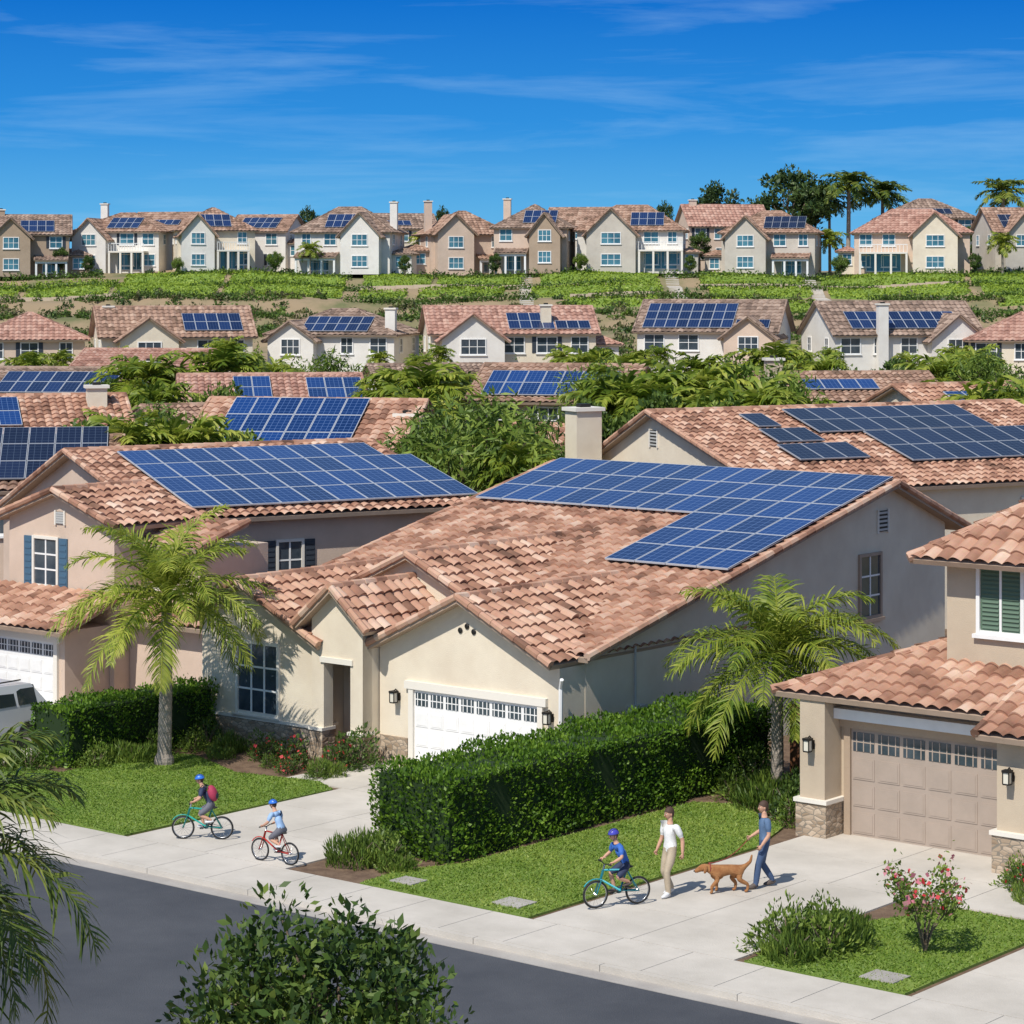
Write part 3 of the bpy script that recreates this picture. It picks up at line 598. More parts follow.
for u,v,k,s in [(-49.2,47.3,'B',1),(-48.3,47.2,'G',.9),(-47.2,47.3,'B',.8),(-46.6,46.9,'F',.9),(-46.0,47.2,'F',1.0),(-45.2,46.6,'F',.7),(-49.0,46.6,'A',.8),(-47.8,46.4,'G',.6),
    (-44.1,47.6,'B',1.3),(-44.3,47.2,'F',1.1),(-44.0,46.4,'G',.8),(-45.0,46.0,'F',.6),(-43.9,46.0,'A',.6),(-45.9,46.3,'A',.5),
    (-36.9,39.9,'G',1.2),(-37.1,40.5,'G',1.0),(-36.2,40.1,'A',1.0),(-35.8,39.9,'G',.7),(-36.6,40.4,'A',.9),
    (-33.9,50.8,'G',1.4),(-33.2,50.2,'G',1.3),(-32.3,49.6,'B',1.2),(-33.0,51.8,'G',1.7),(-31.8,49.0,'A',1.0),(-34.6,50.6,'A',1.0),(-32.0,50.6,'B',1.4),(-34.9,51.8,'B',1.3),
    (-25.9,39.6,'A',1.3),(-25.5,40.5,'G',1.3),(-25.9,40.9,'A',1.1),(-25.2,39.9,'A',1.2),(-26.0,41.5,'G',.8),(-25.6,39.3,'G',1.1),
    (-25.0,46.9,'A',.9),(-24.6,46.6,'F',.9),(-24.0,46.6,'A',.9),(-23.4,46.2,'B',1.0),(-22.6,46.3,'A',1.2),(-24.2,45.9,'G',.7),
    (-50.4,42.2,'A',.9),(-51.0,42.0,'G',1.0),(-49.3,43.5,'A',.9),(-49.2,44.6,'G',1.0),(-49.3,45.6,'A',1.0),(-52,41.5,'A',.9)]:
    me={'A':shA,'B':shB,'F':shF,'G':shG}[k]
    put({'A':'round_shrub','B':'green_shrub','F':'flowering_shrub','G':'grassy_shrub'}[k],me,u,v,s)
def rose():
    mb=MB()
    for i in range(9):
        a=i*.7; r=.45+.25*random.random(); h=1.0+.5*random.random()
        pts=[(0,0,0),(.25*r*math.cos(a),.25*r*math.sin(a),h*.4),(.7*r*math.cos(a),.7*r*math.sin(a),h*.75),(r*math.cos(a),r*math.sin(a),h)]
        mb.path(pts,[.028,.02,.014,.007],5,'bark')
        for q in range(4):
            c=np.array(pts[2])*(1-q/3)+np.array(pts[3])*(q/3)
            p=c+rng.normal(size=(45,3))*.12; mb.leaves(p,'leaf_y',.085,.55)
        c=np.array(pts[3]); mb.leaves(c+rng.normal(size=(8,3))*.13,'flower2',.10,.9); mb.leaves(c+rng.normal(size=(6,3))*.13,'flower',.10,.9)
    return mb.obj('rose_bush',None,L(-23.9,41.2,0))
rose()
def palm_mesh(name,h,tr,nf,LF,npair,ll,mat,seed,lw=.035,low=-25,bend=105,trunk=True):
    r=np.random.default_rng(seed); mb=MB()
    n=int(h/.09); zs=np.linspace(-.2,h,n); lean=.12
    mb.path([(lean*math.sin(z/h*1.5)*0.6,0,z) for z in zs],[tr*(1.35 if z<.25 else 1)*(1-.25*z/h)*(1+.05*(i%2)) for i,z in enumerate(zs)],10,'palmbark')
    top=np.array([lean*math.sin(1.5)*.6,0,h])
    mb.path([top+(0,0,-.1),top+(0,0,.25),top+(0,0,.55)],[tr*.85,tr*.75,tr*.35],9,'leaf_y')
    V=[];F4=[];F3=[];b=0
    for f in range(nf):
        t0=f/(nf-1); phi=f*2.399+r.normal()*.15; e0=math.radians(82-(82-low)*t0**.9+r.normal()*5); Lf=LF*(.85+.25*r.random())*(1-.15*(t0<.2))
        hd=np.array([math.cos(phi),math.sin(phi),0]); sd=np.array([-math.sin(phi),math.cos(phi),0]); p=top+np.array([0,0,.3])
        ns=14; P=[p.copy()]; Ts=[]; bb=math.radians(bend*(.8+.4*r.random()))*(1-.35*t0); tw=r.normal()*.25
        for i in range(ns):
            e=e0-bb*((i+.5)/ns)**1.3; t=hd*math.cos(e)+np.array([0,0,math.sin(e)])+sd*tw*(i/ns)*.6; t/=np.linalg.norm(t); p=p+t*Lf/ns; P.append(p.copy()); Ts.append(t)
        P=np.array(P); Ts.append(Ts[-1]); Ts=np.array(Ts)
        mb.path(P,list(np.linspace(.03,.006,ns+1)*(LF/2.6)),4,mat,cap=False)
        for j in range(npair):
            tt=.10+.9*(j+.5)/npair; x=tt*ns; i=min(int(x),ns-1); fr=x-i
            c=P[i]*(1-fr)+P[i+1]*fr; t=Ts[i]; l=ll*(math.sin(math.pi*(.12+.86*tt))**.6)*(.8+.4*r.random())
            for s_ in(-1,1):
                up=np.cross(t,sd*s_); 
                up=up if up[2]>0 else -up
                d=sd*s_*.8+t*(.45+.4*tt)+up*(.3*r.normal()+.10); d/=np.linalg.norm(d)
                dr=np.array([0,0,-1.])*(.22+.35*r.random())
                d2=d+dr*1.0; d2/=np.linalg.norm(d2); d3=d2+dr*1.3; d3/=np.linalg.norm(d3)
                m1=c+d*l*.4; m2=m1+d2*l*.35; tip=m2+d3*l*.3; w=t*lw*.5
                V+=[c-w*.6,c+w*.6,m1+w,m1-w,m2+w*.8,m2-w*.8,tip]; F4+=[(b,b+1,b+2,b+3),(b+3,b+2,b+4,b+5)]; F3+=[(b+5,b+4,b+6)]; b+=7
    mb.raw(V,[list(x) for x in F4+F3],mat)
    return mb.mesh(name)
mkobj('queen_palm_tree',palm_mesh('palm_a',4.0,.18,30,3.5,54,.7,'palm',11,lw=.05,bend=95,low=-20),None,L(-48.2,44.8,0),.4)
mkobj('queen_palm_tree',palm_mesh('palm_b',3.2,.16,28,3.3,54,.7,'palm',23,lw=.05,bend=98,low=-20),None,L(-33.6,51.0,0),1.4)
mkobj('foreground_palm_tree',palm_mesh('palm_c',6.5,.2,32,2.35,60,.6,'palm_d',5,lw=.036,low=-50,bend=95),None,(-6.05,25.4,-.1),.3)
def tree_mesh(name,h,r,rz,ncl,nl,leaf,mat,seed,th=None,asp=.5,droop=0,tr=.14):
    q=np.random.default_rng(seed); mb=MB(); zc=h-rz; th=th or max(.3,zc-rz*.6)
    mb.path([(0,0,-.3),(.05,0,th*.5),(0,.05,th)],[tr*1.4,tr,tr*.8],8,'bark')
    for c in range(ncl):
        d=q.normal(size=3); d/=np.linalg.norm(d); k=.35+.65*q.random()**.5
        c0=np.array([0,0,zc])+d*k*np.array([r,r,rz])*.85
        mid=(np.array([0,0,th])+c0)/2+q.normal(size=3)*.12*r
        if c%2==0: mb.path([(0,0,th-.1),mid,c0],[tr*.5,tr*.3,tr*.1],5,'bark')
        cr=r*(.22+.16*q.random()); n=int(nl*(.7+.6*q.random())); p=q.normal(size=(n,3)); p/=np.linalg.norm(p,axis=1)[:,None]; p*=(q.random((n,1))**.45)*cr*np.array([1,1,.75+droop])
        dd=p/cr*.5+np.array([0,0,.35-droop*1.5])
        mb.leaves(p+c0,mat,leaf,asp,dirs=dd)
    return mb.mesh(name)
mkobj('foreground_tree',tree_mesh('fg_tree',6.0,1.55,1.7,95,130,.125,'leaf_fg',3,th=3.4,asp=.45,tr=.09),None,(-2.1,28,-.1),0)
tA=tree_mesh('tree_a',5.5,2.1,1.9,42,110,.26,'leaf',31)
tB=tree_mesh('tree_b',5.0,2.3,1.7,42,110,.26,'leaf_y',32)
tC=tree_mesh('tree_c',6.0,2.6,2.4,50,130,.34,'leaf_y',33,asp=.22,droop=.5)
tD=tree_mesh('tree_d',8.0,3.0,3.0,55,110,.34,'leaf_d',34)
pS=palm_mesh('palm_small',4.5,.15,20,2.5,20,.8,'palm',40,lw=.16,bend=95)
pT=palm_mesh('palm_tall',8.5,.2,22,3.2,20,.9,'palm_d',41,lw=.2,bend=95)
TM={'A':('broadleaf_tree',tA,5.5),'B':('light_green_tree',tB,5.0),'C':('weeping_tree',tC,6.0),'D':('dark_green_tree',tD,8.0),'P':('small_palm_tree',pS,6.6),'Q':('tall_palm_tree',pT,11.0)}
cnt=[0]
def pt_tree(k,px,Y,pyt,sw=1):
    if k=='B' and 112<Y<215:
        cnt[0]+=1
        if cnt[0]%2: k='P'; sw=1.15; pyt-=6
        elif cnt[0]%4==0: k='A'
    X=(px-512)/2549*Y; z=T(X,Y); top=12.4-(pyt-280)*Y/2549; nm,me,h=TM[k]; s=max(.35,(top-z)/h)
    mkobj(nm,me,None,(X,Y,z-.1),random.random()*6.28,(s*sw,s*sw,s))
for a in [('C',482,99,396,1.25),('C',440,103,408,1.0),('C',540,104,412,.9),('P',520,97,430,.9),
 ('B',100,103,415),('C',150,104,405),('B',205,106,415),('A',60,108,430,.8),('B',235,104,428,.8),('P',125,102,400,1.0),('P',185,103,398),
 ('B',640,116,360),('P',690,118,346,1.2),('B',735,118,360),('C',775,118,366),('P',620,116,362),('B',800,116,390,.8),('A',665,112,388,.8),('B',720,110,392,.8),('P',660,114,370),('P',750,113,362),('P',718,112,376),
 ('C',1000,108,385),('B',965,110,405,.8),('P',1020,108,360,1.2),('P',985,110,375),('A',590,112,395,.6),('B',400,125,388,.7),('P',415,122,372),
 ('P',425,134,350,1.2),('P',390,136,360),('C',335,150,352),('P',222,150,334,1.2),('P',140,146,344,1.2),('B',180,148,360),('A',115,150,375,.8),('P',160,132,370),('B',225,134,380,.8),
 ('B',310,152,366),('P',30,165,344),('A',15,160,362),('P',268,155,348),('B',455,150,366),('P',590,160,338,1.2),('B',620,160,352),('P',500,152,358),('C',610,134,360),
 ('P',775,165,334,1.3),('B',745,165,352),('P',820,160,345),('B',700,168,352),('P',940,155,344,1.2),('P',965,160,338,1.2),('B',900,158,356),('C',990,150,352),('A',850,155,368,.8),('B',930,136,376),
 ('P',60,200,345),('P',115,205,342),('B',250,205,352),('P',225,208,332,1.2),('B',420,205,355),('P',440,208,340),('P',560,206,344),('B',600,205,345),('P',660,208,340),('B',800,208,352),('P',830,207,342),('P',960,208,340),('B',985,205,350),('B',30,208,355),('P',380,207,346),('B',480,208,362),('B',640,207,350),('P',905,206,348),
 ('D',793,352,164,1.1),('D',718,365,180,.9),('D',765,360,196,.9),('Q',848,350,164,1.2),('Q',882,352,174,1.2),('Q',1003,345,172,1.2),('Q',830,356,184),('A',60,312,246,.8),('A',300,335,228,.7),('P',830,320,225,1.1),('A',970,330,225,.7),
 ('P',1003,310,228,1.1),('A',560,322,240,.6),('A',700,325,230,.8),('P',425,324,228,1.1),('A',88,310,254,.8),('B',275,310,250,.8),('A',405,310,254,.8),('A',495,310,252,.7),('B',580,310,252,.8),('A',690,310,254,.8),('B',840,310,254,.8),('B',178,310,256,.7),('P',310,312,238),('A',975,310,252,.8),('D',662,350,200,.6),('D',310,350,205,.6),('D',440,352,205,.5)]:
    pt_tree(*a)
def mass(name,pts,mat,leaf,nl,asp=.5):
    mb=MB()
    P=[]
    for (x,y,z,r,h) in pts:
        p=rng.normal(size=(nl,3)); p/=np.linalg.norm(p,axis=1)[:,None]; p[:,2]=np.abs(p[:,2])*1.0; p*=(.5+.5*rng.random((nl,1)))*(1+.25*np.sin(p[:,:1]*5+x))
        P.append(p*np.array([r,r,h])+np.array([x,y,z]))
    P=np.concatenate(P); mb.leaves(P,mat,leaf,asp,dirs=rng.normal(size=(len(P),3))*.5+np.array([0,0,.5]))
    mb.obj(name)
hp=[];
for i in range(520):
    y=random.uniform(256,299); x=random.uniform(-.215,.215)*y; hp.append((x,y,T(x,y)-.1,random.uniform(.5,1.4),random.uniform(.4,1.2)))
mass('hillside_shrubs',hp[:250],'leaf_o',.4,80); mass('hillside_shrubs',hp[250:420],'leaf',.4,80); mass('hillside_shrubs',hp[420:],'leaf_y',.4,80)
hp=[]
for i in range(260):
    y=random.choice([105,127,132,170,195,208,214,246,250]); y+=random.uniform(-4,4); x=random.uniform(-.21,.21)*y; hp.append((x,y,T(x,y)-.1,random.uniform(1,2),random.uniform(1.2,3.0)))
mass('garden_shrubbery',hp[:150],'leaf',.28,170); mass('garden_shrubbery',hp[150:],'leaf_y',.28,170)
hp=[]
for i in range(110):
    y=random.uniform(313.5,315); x=random.uniform(-.21,.21)*y; hp.append((x,y,T(x,y)-.1,random.uniform(.5,1.2),random.uniform(.5,1.2)))
mass('hilltop_shrubs',hp,'leaf_d',.35,90)
# clipped hedgerows along the terraces
hr=[]
for yy in (266.5,279.3,292.3,302.6,309.6):
    x=-.21*yy
    while x<.215*yy:
        if math.sin(x*.21+yy)>-.65: hr.append((x,yy+random.uniform(-.1,.1),T(x,yy)-.15,.75,random.uniform(1.0,1.15)))
        x+=.6
mass('terrace_hedgerow',hr,'hedgerow',.3,75)
def cover(x0,x1,y0,y1,hh=.35):
    mb=MB(); nx=max(4,int((x1-x0)/.8)); ny=max(3,int((y1-y0)/.8))
    v=[]
    for j in range(ny+1):
        for i in range(nx+1):
            x=x0+(x1-x0)*i/nx; y=y0+(y1-y0)*j/ny; e=0 if i in(0,nx) or j in(0,ny) else hh
            v.append((x,y,T(x,y)-.05+e+random.uniform(-.08,.08)*(e>0)))
    f=[(j*(nx+1)+i,j*(nx+1)+i+1,(j+1)*(nx+1)+i+1,(j+1)*(nx+1)+i) for j in range(ny) for i in range(nx)]
    mb.raw(v,f,'grassbase'); n=int((x1-x0)*(y1-y0)*34); x=x0+rng.random(n)*(x1-x0); y=y0+rng.random(n)*(y1-y0)
    z=np.array([T(a_,b_) for a_,b_ in zip(x,y)])+hh+rng.normal(size=n)*.05
    mb.leaves(np.stack([x,y,z],1),'cover',.28,.6); mb.obj('terrace_groundcover')
def pxr(a,b,Y): return (a-512)/2549*Y,(b-512)/2549*Y
for a,b,y0,y1 in [(-40,28,300,308),(35,118,299,308),(123,224,298.5,313),(229,346,298.5,313),(362,432,307,313),(437,525,307,312.5),(362,410,299.5,302),(420,505,299.5,302.3),(530,660,299,302.4),(540,660,307,312.5),(700,806,307,313),(705,806,299,302.4),(822,966,307.2,313),(822,960,299,303),(972,1060,299,312),(972,1060,290,293),(560,650,290,292.5),(700,800,289.5,292.5)]:
    x0,x1=pxr(a,b,307); cover(x0,x1,y0,y1)
for a,b,y in [(570,660,298.2),(360,520,305.6),(700,806,306),(0,120,298),(822,960,306)]:
    x0,x1=pxr(a,b,y); mb=MB(); n=int((x1-x0)/2)
    for i in range(n):
        xa=x0+(x1-x0)*i/n; mb.box(xa,xa+(x1-x0)/n-.02,y-.15,y+.15,T(xa,y)-.5,T(xa,y)+.45,'stucco3')
    mb.obj('retaining_wall')
for px in (674,813,526):
    mb=MB(); x=(px-512)/2549*305
    for i in range(48):
        y=290+i*.5; mb.box(x-.8,x+.8,y,y+.49,T(x,y)-.4,T(x,y)+.12+.02*(i%2),'concrete')
    mb.obj('garden_stairway')
mb=MB()
for i in range(14):
    mb.box(-35.2+i*.2,-35.2+i*.2+.185,54.0,54.04,0,1.75+.02*(i%3),'wood')
mb.box(-35.2,-32.4,54.04,54.1,.4,.5,'wood'); mb.box(-35.2,-32.4,54.04,54.1,1.3,1.4,'wood'); mb.obj('wooden_fence',None,(0,0,0),TH)
# ------------------------------------------------ car
def car():
    e=empty('parked_suv_car',L(-53.6,42.7,0),TH,False); mb=MB()
    prof=[(-2.3,.45),(-2.32,.8),(-2.2,1.0),(-1.2,1.12),(-.45,1.62),(.2,1.72),(1.6,1.68),(2.05,1.15),(2.25,1.0),(2.28,.45)]
    n=len(prof)
    v0=[(-.93+(.16 if z>1.2 else .02 if z>.9 else 0),y,z) for y,z in prof]; v1=[(.93-(.16 if z>1.2 else .02 if z>.9 else 0),y,z) for y,z in prof]
    mb.raw(v0+v1,[tuple(range(n)),tuple(range(n,2*n))]+[(i,(i+1)%n,(i+1)%n+n,i+n) for i in range(n)],'carpaint')
    b=mb
    g=[(-.70,-1.16,1.19),(.70,-1.16,1.19),(.64,-.52,1.615),(-.64,-.52,1.615)]
    b.raw([(x,y-.012,z+.02) for x,y,z in g],[(0,1,2,3)],'carglass')
    for sx in(-1,1):
        for (ya,yb) in((-.75,.1),(.18,1.0),(1.08,1.7)):
            b.raw([(sx*.92,ya-.2 if ya<-.5 else ya,1.17),(sx*.92,yb,1.17),(sx*.80,yb-.02,1.58),(sx*.80,ya+.15 if ya<-.5 else ya,1.58)],[(0,1,2,3)],'carglass')
        b.ell((sx*1.02,-.85,1.18),(.1,.07,.09),'carpaint'); b.obox((sx*.68,-2.3,.85),(1,0,0),(0,0,1),(0,1,0),.2,.08,.04,'headlamp')
        for y in(-1.4,1.4):
            b.path([(sx*.72,y,.36),(sx*.95,y,.36)],[.36,.36],20,'tyre'); b.path([(sx*.9,y,.36),(sx*.962,y,.36)],[.22,.22],14,'chrome')
        b.path([(sx*.6,-.3,1.76),(sx*.6,1.4,1.78)],.02,6,'iron')
    b.obox((0,-2.31,.72),(1,0,0),(0,0,1),(0,1,0),.42,.12,.03,'iron'); b.obox((0,1.9,1.42),(1,0,0),(0,.42,-.9),(0,.9,.42),.6,.2,.02,'carglass')
    mb.obj('body',e)
car()
# ------------------------------------------------ people
def ik(a,b,l1,l2,pole):
    a=np.array(a,float);b=np.array(b,float);d=b-a;D=min(np.linalg.norm(d),(l1+l2)*.999); u=d/np.linalg.norm(d)
    x=(l1*l1-l2*l2+D*D)/(2*D); h=math.sqrt(max(0,l1*l1-x*x)); p=np.array(pole,float); p=p-u*p.dot(u); p/=np.linalg.norm(p)
    return a+u*x+p*h
def skinned(name,J,R,B,parent,root,sub=2):
    names=list(J); idx={n:i for i,n in enumerate(names)}
    me=bpy.data.meshes.new(name); me.from_pydata([tuple(J[n]) for n in names],[(idx[a],idx[b]) for a,b,_ in B],[])
    ob=bpy.data.objects.new(name,me); col().objects.link(ob)
    sk=ob.modifiers.new('Skin','SKIN'); sk.use_smooth_shade=True; sk.branch_smoothing=.4
    sv=me.skin_vertices[0].data
    for n in names:
        r=R[n]; sv[idx[n]].radius=(r,r)
        sv[idx[n]].use_root=(n==root)
    ss=ob.modifiers.new('Sub','SUBSURF'); ss.levels=sub; ss.render_levels=sub
    dg=bpy.context.evaluated_depsgraph_get(); ev=ob.evaluated_get(dg); m2=bpy.data.meshes.new_from_object(ev)
    ob.modifiers.clear(); ob.data=m2; m2.materials.clear(); ml=[]
    for _,_,m_ in B:
        if m_ not in ml: ml.append(m_); m2.materials.append(M[m_])
    seg=[(np.array(J[a],float),np.array(J[b],float),ml.index(m_),R[a],R[b]) for a,b,m_ in B]
    for p in m2.polygons:
        c=np.array(p.center); best=1e9;k=0
        for a,b,mi,ra,rb in seg:
            d=b-a; t=max(0,min(1,(c-a).dot(d)/d.dot(d))); q=np.linalg.norm(c-a-d*t)/(ra+(rb-ra)*t)
            if q<best: best=q;k=mi
        p.material_index=k; p.use_smooth=True
    ob.parent=parent
    return ob
def hand(mb,w,d,n,s=1,curl=.5,side=1):
    w=np.array(w,float);d=nrm(d);n=nrm(np.array(n)-d*np.dot(n,d));x=np.cross(d,n)*side
    mb.ell(w+d*.04*s,(.055*s,.038*s,.018*s),'skin',X=d,Z=n,nu=10,nv=7)
    mb.path([w-d*.045*s,w,w+d*.03*s],[.027*s,.024*s,.022*s],8,'skin')
    for i,(o,l) in enumerate(((-.028,.07),(-.009,.08),(.010,.075),(.028,.058))):
        p=w+d*.08*s+x*o*s; a=curl*.4; pts=[p-d*.01*s]
        for k,f in enumerate((.45,.3,.25)):
            a+=curl*.75; pts.append(pts[-1]+(d*math.cos(a)+n*math.sin(a))*l*f*s)
        mb.path(pts,[.0095*s,.009*s,.008*s,.006*s],6,'skin')
    p=w+d*.03*s-x*.03*s; q=nrm(d*.6-x*.7+n*.3); q2=nrm(d*.8-x*.1+n*.6)
    mb.path([p,p+q*.035*s,p+q*.035*s+q2*.03*s],[.012*s,.0105*s,.008*s],6,'skin')
def head(mb,C,F,s=1,hair='hair',helm=None,neck=None):
    C=np.array(C,float);F=nrm(F);S=nrm(np.cross((0,0,1),F));U=np.cross(F,S)
    def df(p):
        p=p.copy(); low=np.clip(-p[:,2],0,1); p[:,0]*=1-.22*low; p[:,1]*=1-.38*low; p[:,0]+=.08*low; p[:,0]=np.where(p[:,0]>.8,.8+(p[:,0]-.8)*.5,p[:,0]); return p
    at=lambda f,l,u:C+F*f*s+S*l*s+U*u*s
    mb.ell(C,(.098*s,.078*s,.122*s),'skin',X=F,Z=U,nu=20,nv=14,deform=df)
    if neck is not None: mb.path([np.array(neck)-U*.01*s,(np.array(neck)+at(-.015,0,-.05))/2,at(-.015,0,-.05)],[.062*s,.053*s,.055*s],12,'skin')
    mb.path([at(.083,0,.012),at(.1,0,-.014),at(.108,0,-.026),at(.09,0,-.034)],[.008*s,.011*s,.015*s,.01*s],7,'skin')
    for q in(-1,1):
        mb.ell(at(.077,.031*q,.004),(.012*s,.015*s,.009*s),'eye',X=F,Z=U,nu=8,nv=6); mb.ell(at(.087,.031*q,.003),(.005*s,.007*s,.007*s),'iris',X=F,Z=U,nu=8,nv=6)
        mb.path([at(.085,.016*q,.024),at(.087,.03*q,.029),at(.078,.045*q,.024)],.004*s,5,hair)
        mb.ell(at(-.005,.08*q,-.01),(.02*s,.01*s,.032*s),'skin',X=F,Z=U,nu=8,nv=6)
    mb.path([at(.083,-.024,-.056),at(.092,0,-.055),at(.083,.024,-.056)],[.004*s,.007*s,.004*s],6,'lip')
    mb.ell(C-F*.006*s+U*.014*s,(.106*s,.087*s,.124*s),hair,X=nrm(F*.93+U*.36),Z=nrm(U*.93-F*.36),nu=20,nv=9,t0=0,t1=.50)
    mb.ell(at(-.05,0,.0),(.06*s,.076*s,.09*s),hair,X=F,Z=U,nu=14,nv=9)
    if helm:
        mb.ell(C-F*.004*s+U*.03*s,(.132*s,.108*s,.118*s),helm,X=F,Z=U,nu=20,nv=8,t0=0,t1=.5)
        mb.path([C+U*.03*s+F*.132*s*math.cos(a)+S*.109*s*math.sin(a) for a in np.linspace(0,2*math.pi,21)],.009*s,6,'navy',cap=False)
        for q in(-.05,0,.05):
            mb.path([C-F*.004*s+U*.03*s+(F*.134*math.cos(a)+U*.12*math.sin(a))*s*math.sqrt(max(.1,1-(q/.108)**2))+S*q*s for a in np.linspace(.5,2.6,9)],.008*s,5,'navy')
        for q in(-1,1): mb.path([at(.02,.09*q,.02),at(.03,.065*q,-.08),at(.03,0,-.125)],.004*s,5,'navy')
def figure(name,world,rz,J,s,top,bot,shorts,shoe,headF,helm=None,handcurl=(.5,.5),handdir=None,extra=None):
    e=empty(name,world,rz); P={k:np.array(v,float) for k,v in J.items()}
    up=P['neck']*.5+P['chest']*.5
    Jt={'pel':P['pel'],'waist':P['pel']*.55+P['chest']*.45,'chest':P['chest'],'upch':up,'neck':P['neck']*.9+P['chest']*.1}
    R={'pel':.125*s,'waist':.135*s,'chest':.15*s,'upch':.125*s,'neck':.066*s}
    B=[('pel','waist',top),('waist','chest',top),('chest','upch',top),('upch','neck',top)]
    for q in'LR':
        sh,el,wr,hp,kn,an,to=[P[k+q] for k in('sh','el','wr','hip','kn','an','toe')]
        wx=wr+nrm(wr-el)*.01*s
        Jt.update({'cl'+q:up*.45+sh*.55,'sh'+q:sh,'sl'+q:sh*.38+el*.62,'ar'+q:sh*.3+el*.7,'el'+q:el,'fo'+q:el*.6+wr*.4,'wr'+q:wx,'hip'+q:hp,'th'+q:hp*.55+kn*.45,'sk'+q:hp*.14+kn*.86,'kn'+q:kn,'ca'+q:kn*.65+an*.35,'an'+q:an,'toe'+q:to})
        R.update({'cl'+q:.085*s,'sh'+q:.075*s,'sl'+q:.068*s,'ar'+q:.046*s,'el'+q:.043*s,'fo'+q:.042*s,'wr'+q:.029*s,'hip'+q:.105*s,'th'+q:.1*s,'sk'+q:(.088 if shorts else .076)*s,'kn'+q:(.056 if shorts else .072)*s,'ca'+q:(.058 if shorts else .072)*s,'an'+q:(.036 if shorts else .062)*s,'toe'+q:.034*s})
        B+=[('upch','cl'+q,top),('cl'+q,'sh'+q,top),('sh'+q,'sl'+q,top),('sl'+q,'ar'+q,'skin'),('ar'+q,'el'+q,'skin'),('el'+q,'fo'+q,'skin'),('fo'+q,'wr'+q,'skin'),
            ('pel','hip'+q,bot),('hip'+q,'th'+q,bot),('th'+q,'sk'+q,bot),('sk'+q,'kn'+q,'skin' if shorts else bot),('kn'+q,'ca'+q,'skin' if shorts else bot),('ca'+q,'an'+q,'skin' if shorts else bot),('an'+q,'toe'+q,shoe)]
    skinned('body',Jt,R,B,e,'pel')
    mb=MB(); head(mb,P['head'],headF,s*1.0,helm=helm,neck=P['neck']*.85+P['chest']*.15)
    for i,q in enumerate('LR'):
        an,to=P['an'+q],P['toe'+q]; d=nrm(to-an+np.array([1e-3,0,0])); d=nrm(np.array([d[0],d[1],d[2]*.4])); c=(an+to)/2-np.array([0,0,.012*s])
        mb.ell(c-d*.01,(.135*s,.047*s,.042*s),shoe,X=d,Z=nrm(np.array([0,0,1])-d*d[2]),nu=12,nv=8)
        hd=nrm(P['wr'+q]-P['el'+q]) if handdir is None or handdir[i] is None else nrm(handdir[i])
        hn=nrm(np.array([0,-1 if q=='L' else 1,-.1])) if handdir is None or handdir[i] is None else np.array([0,0,-1.])
        if abs(np.dot(hn,hd))>.9: hn=np.array([1.,0,0])
        hand(mb,P['wr'+q],hd,hn,s,handcurl[i],1 if q=='L' else -1)
    if extra: extra(mb,P,s)
    mb.obj('head_and_hands',e,smooth=True)
    return e
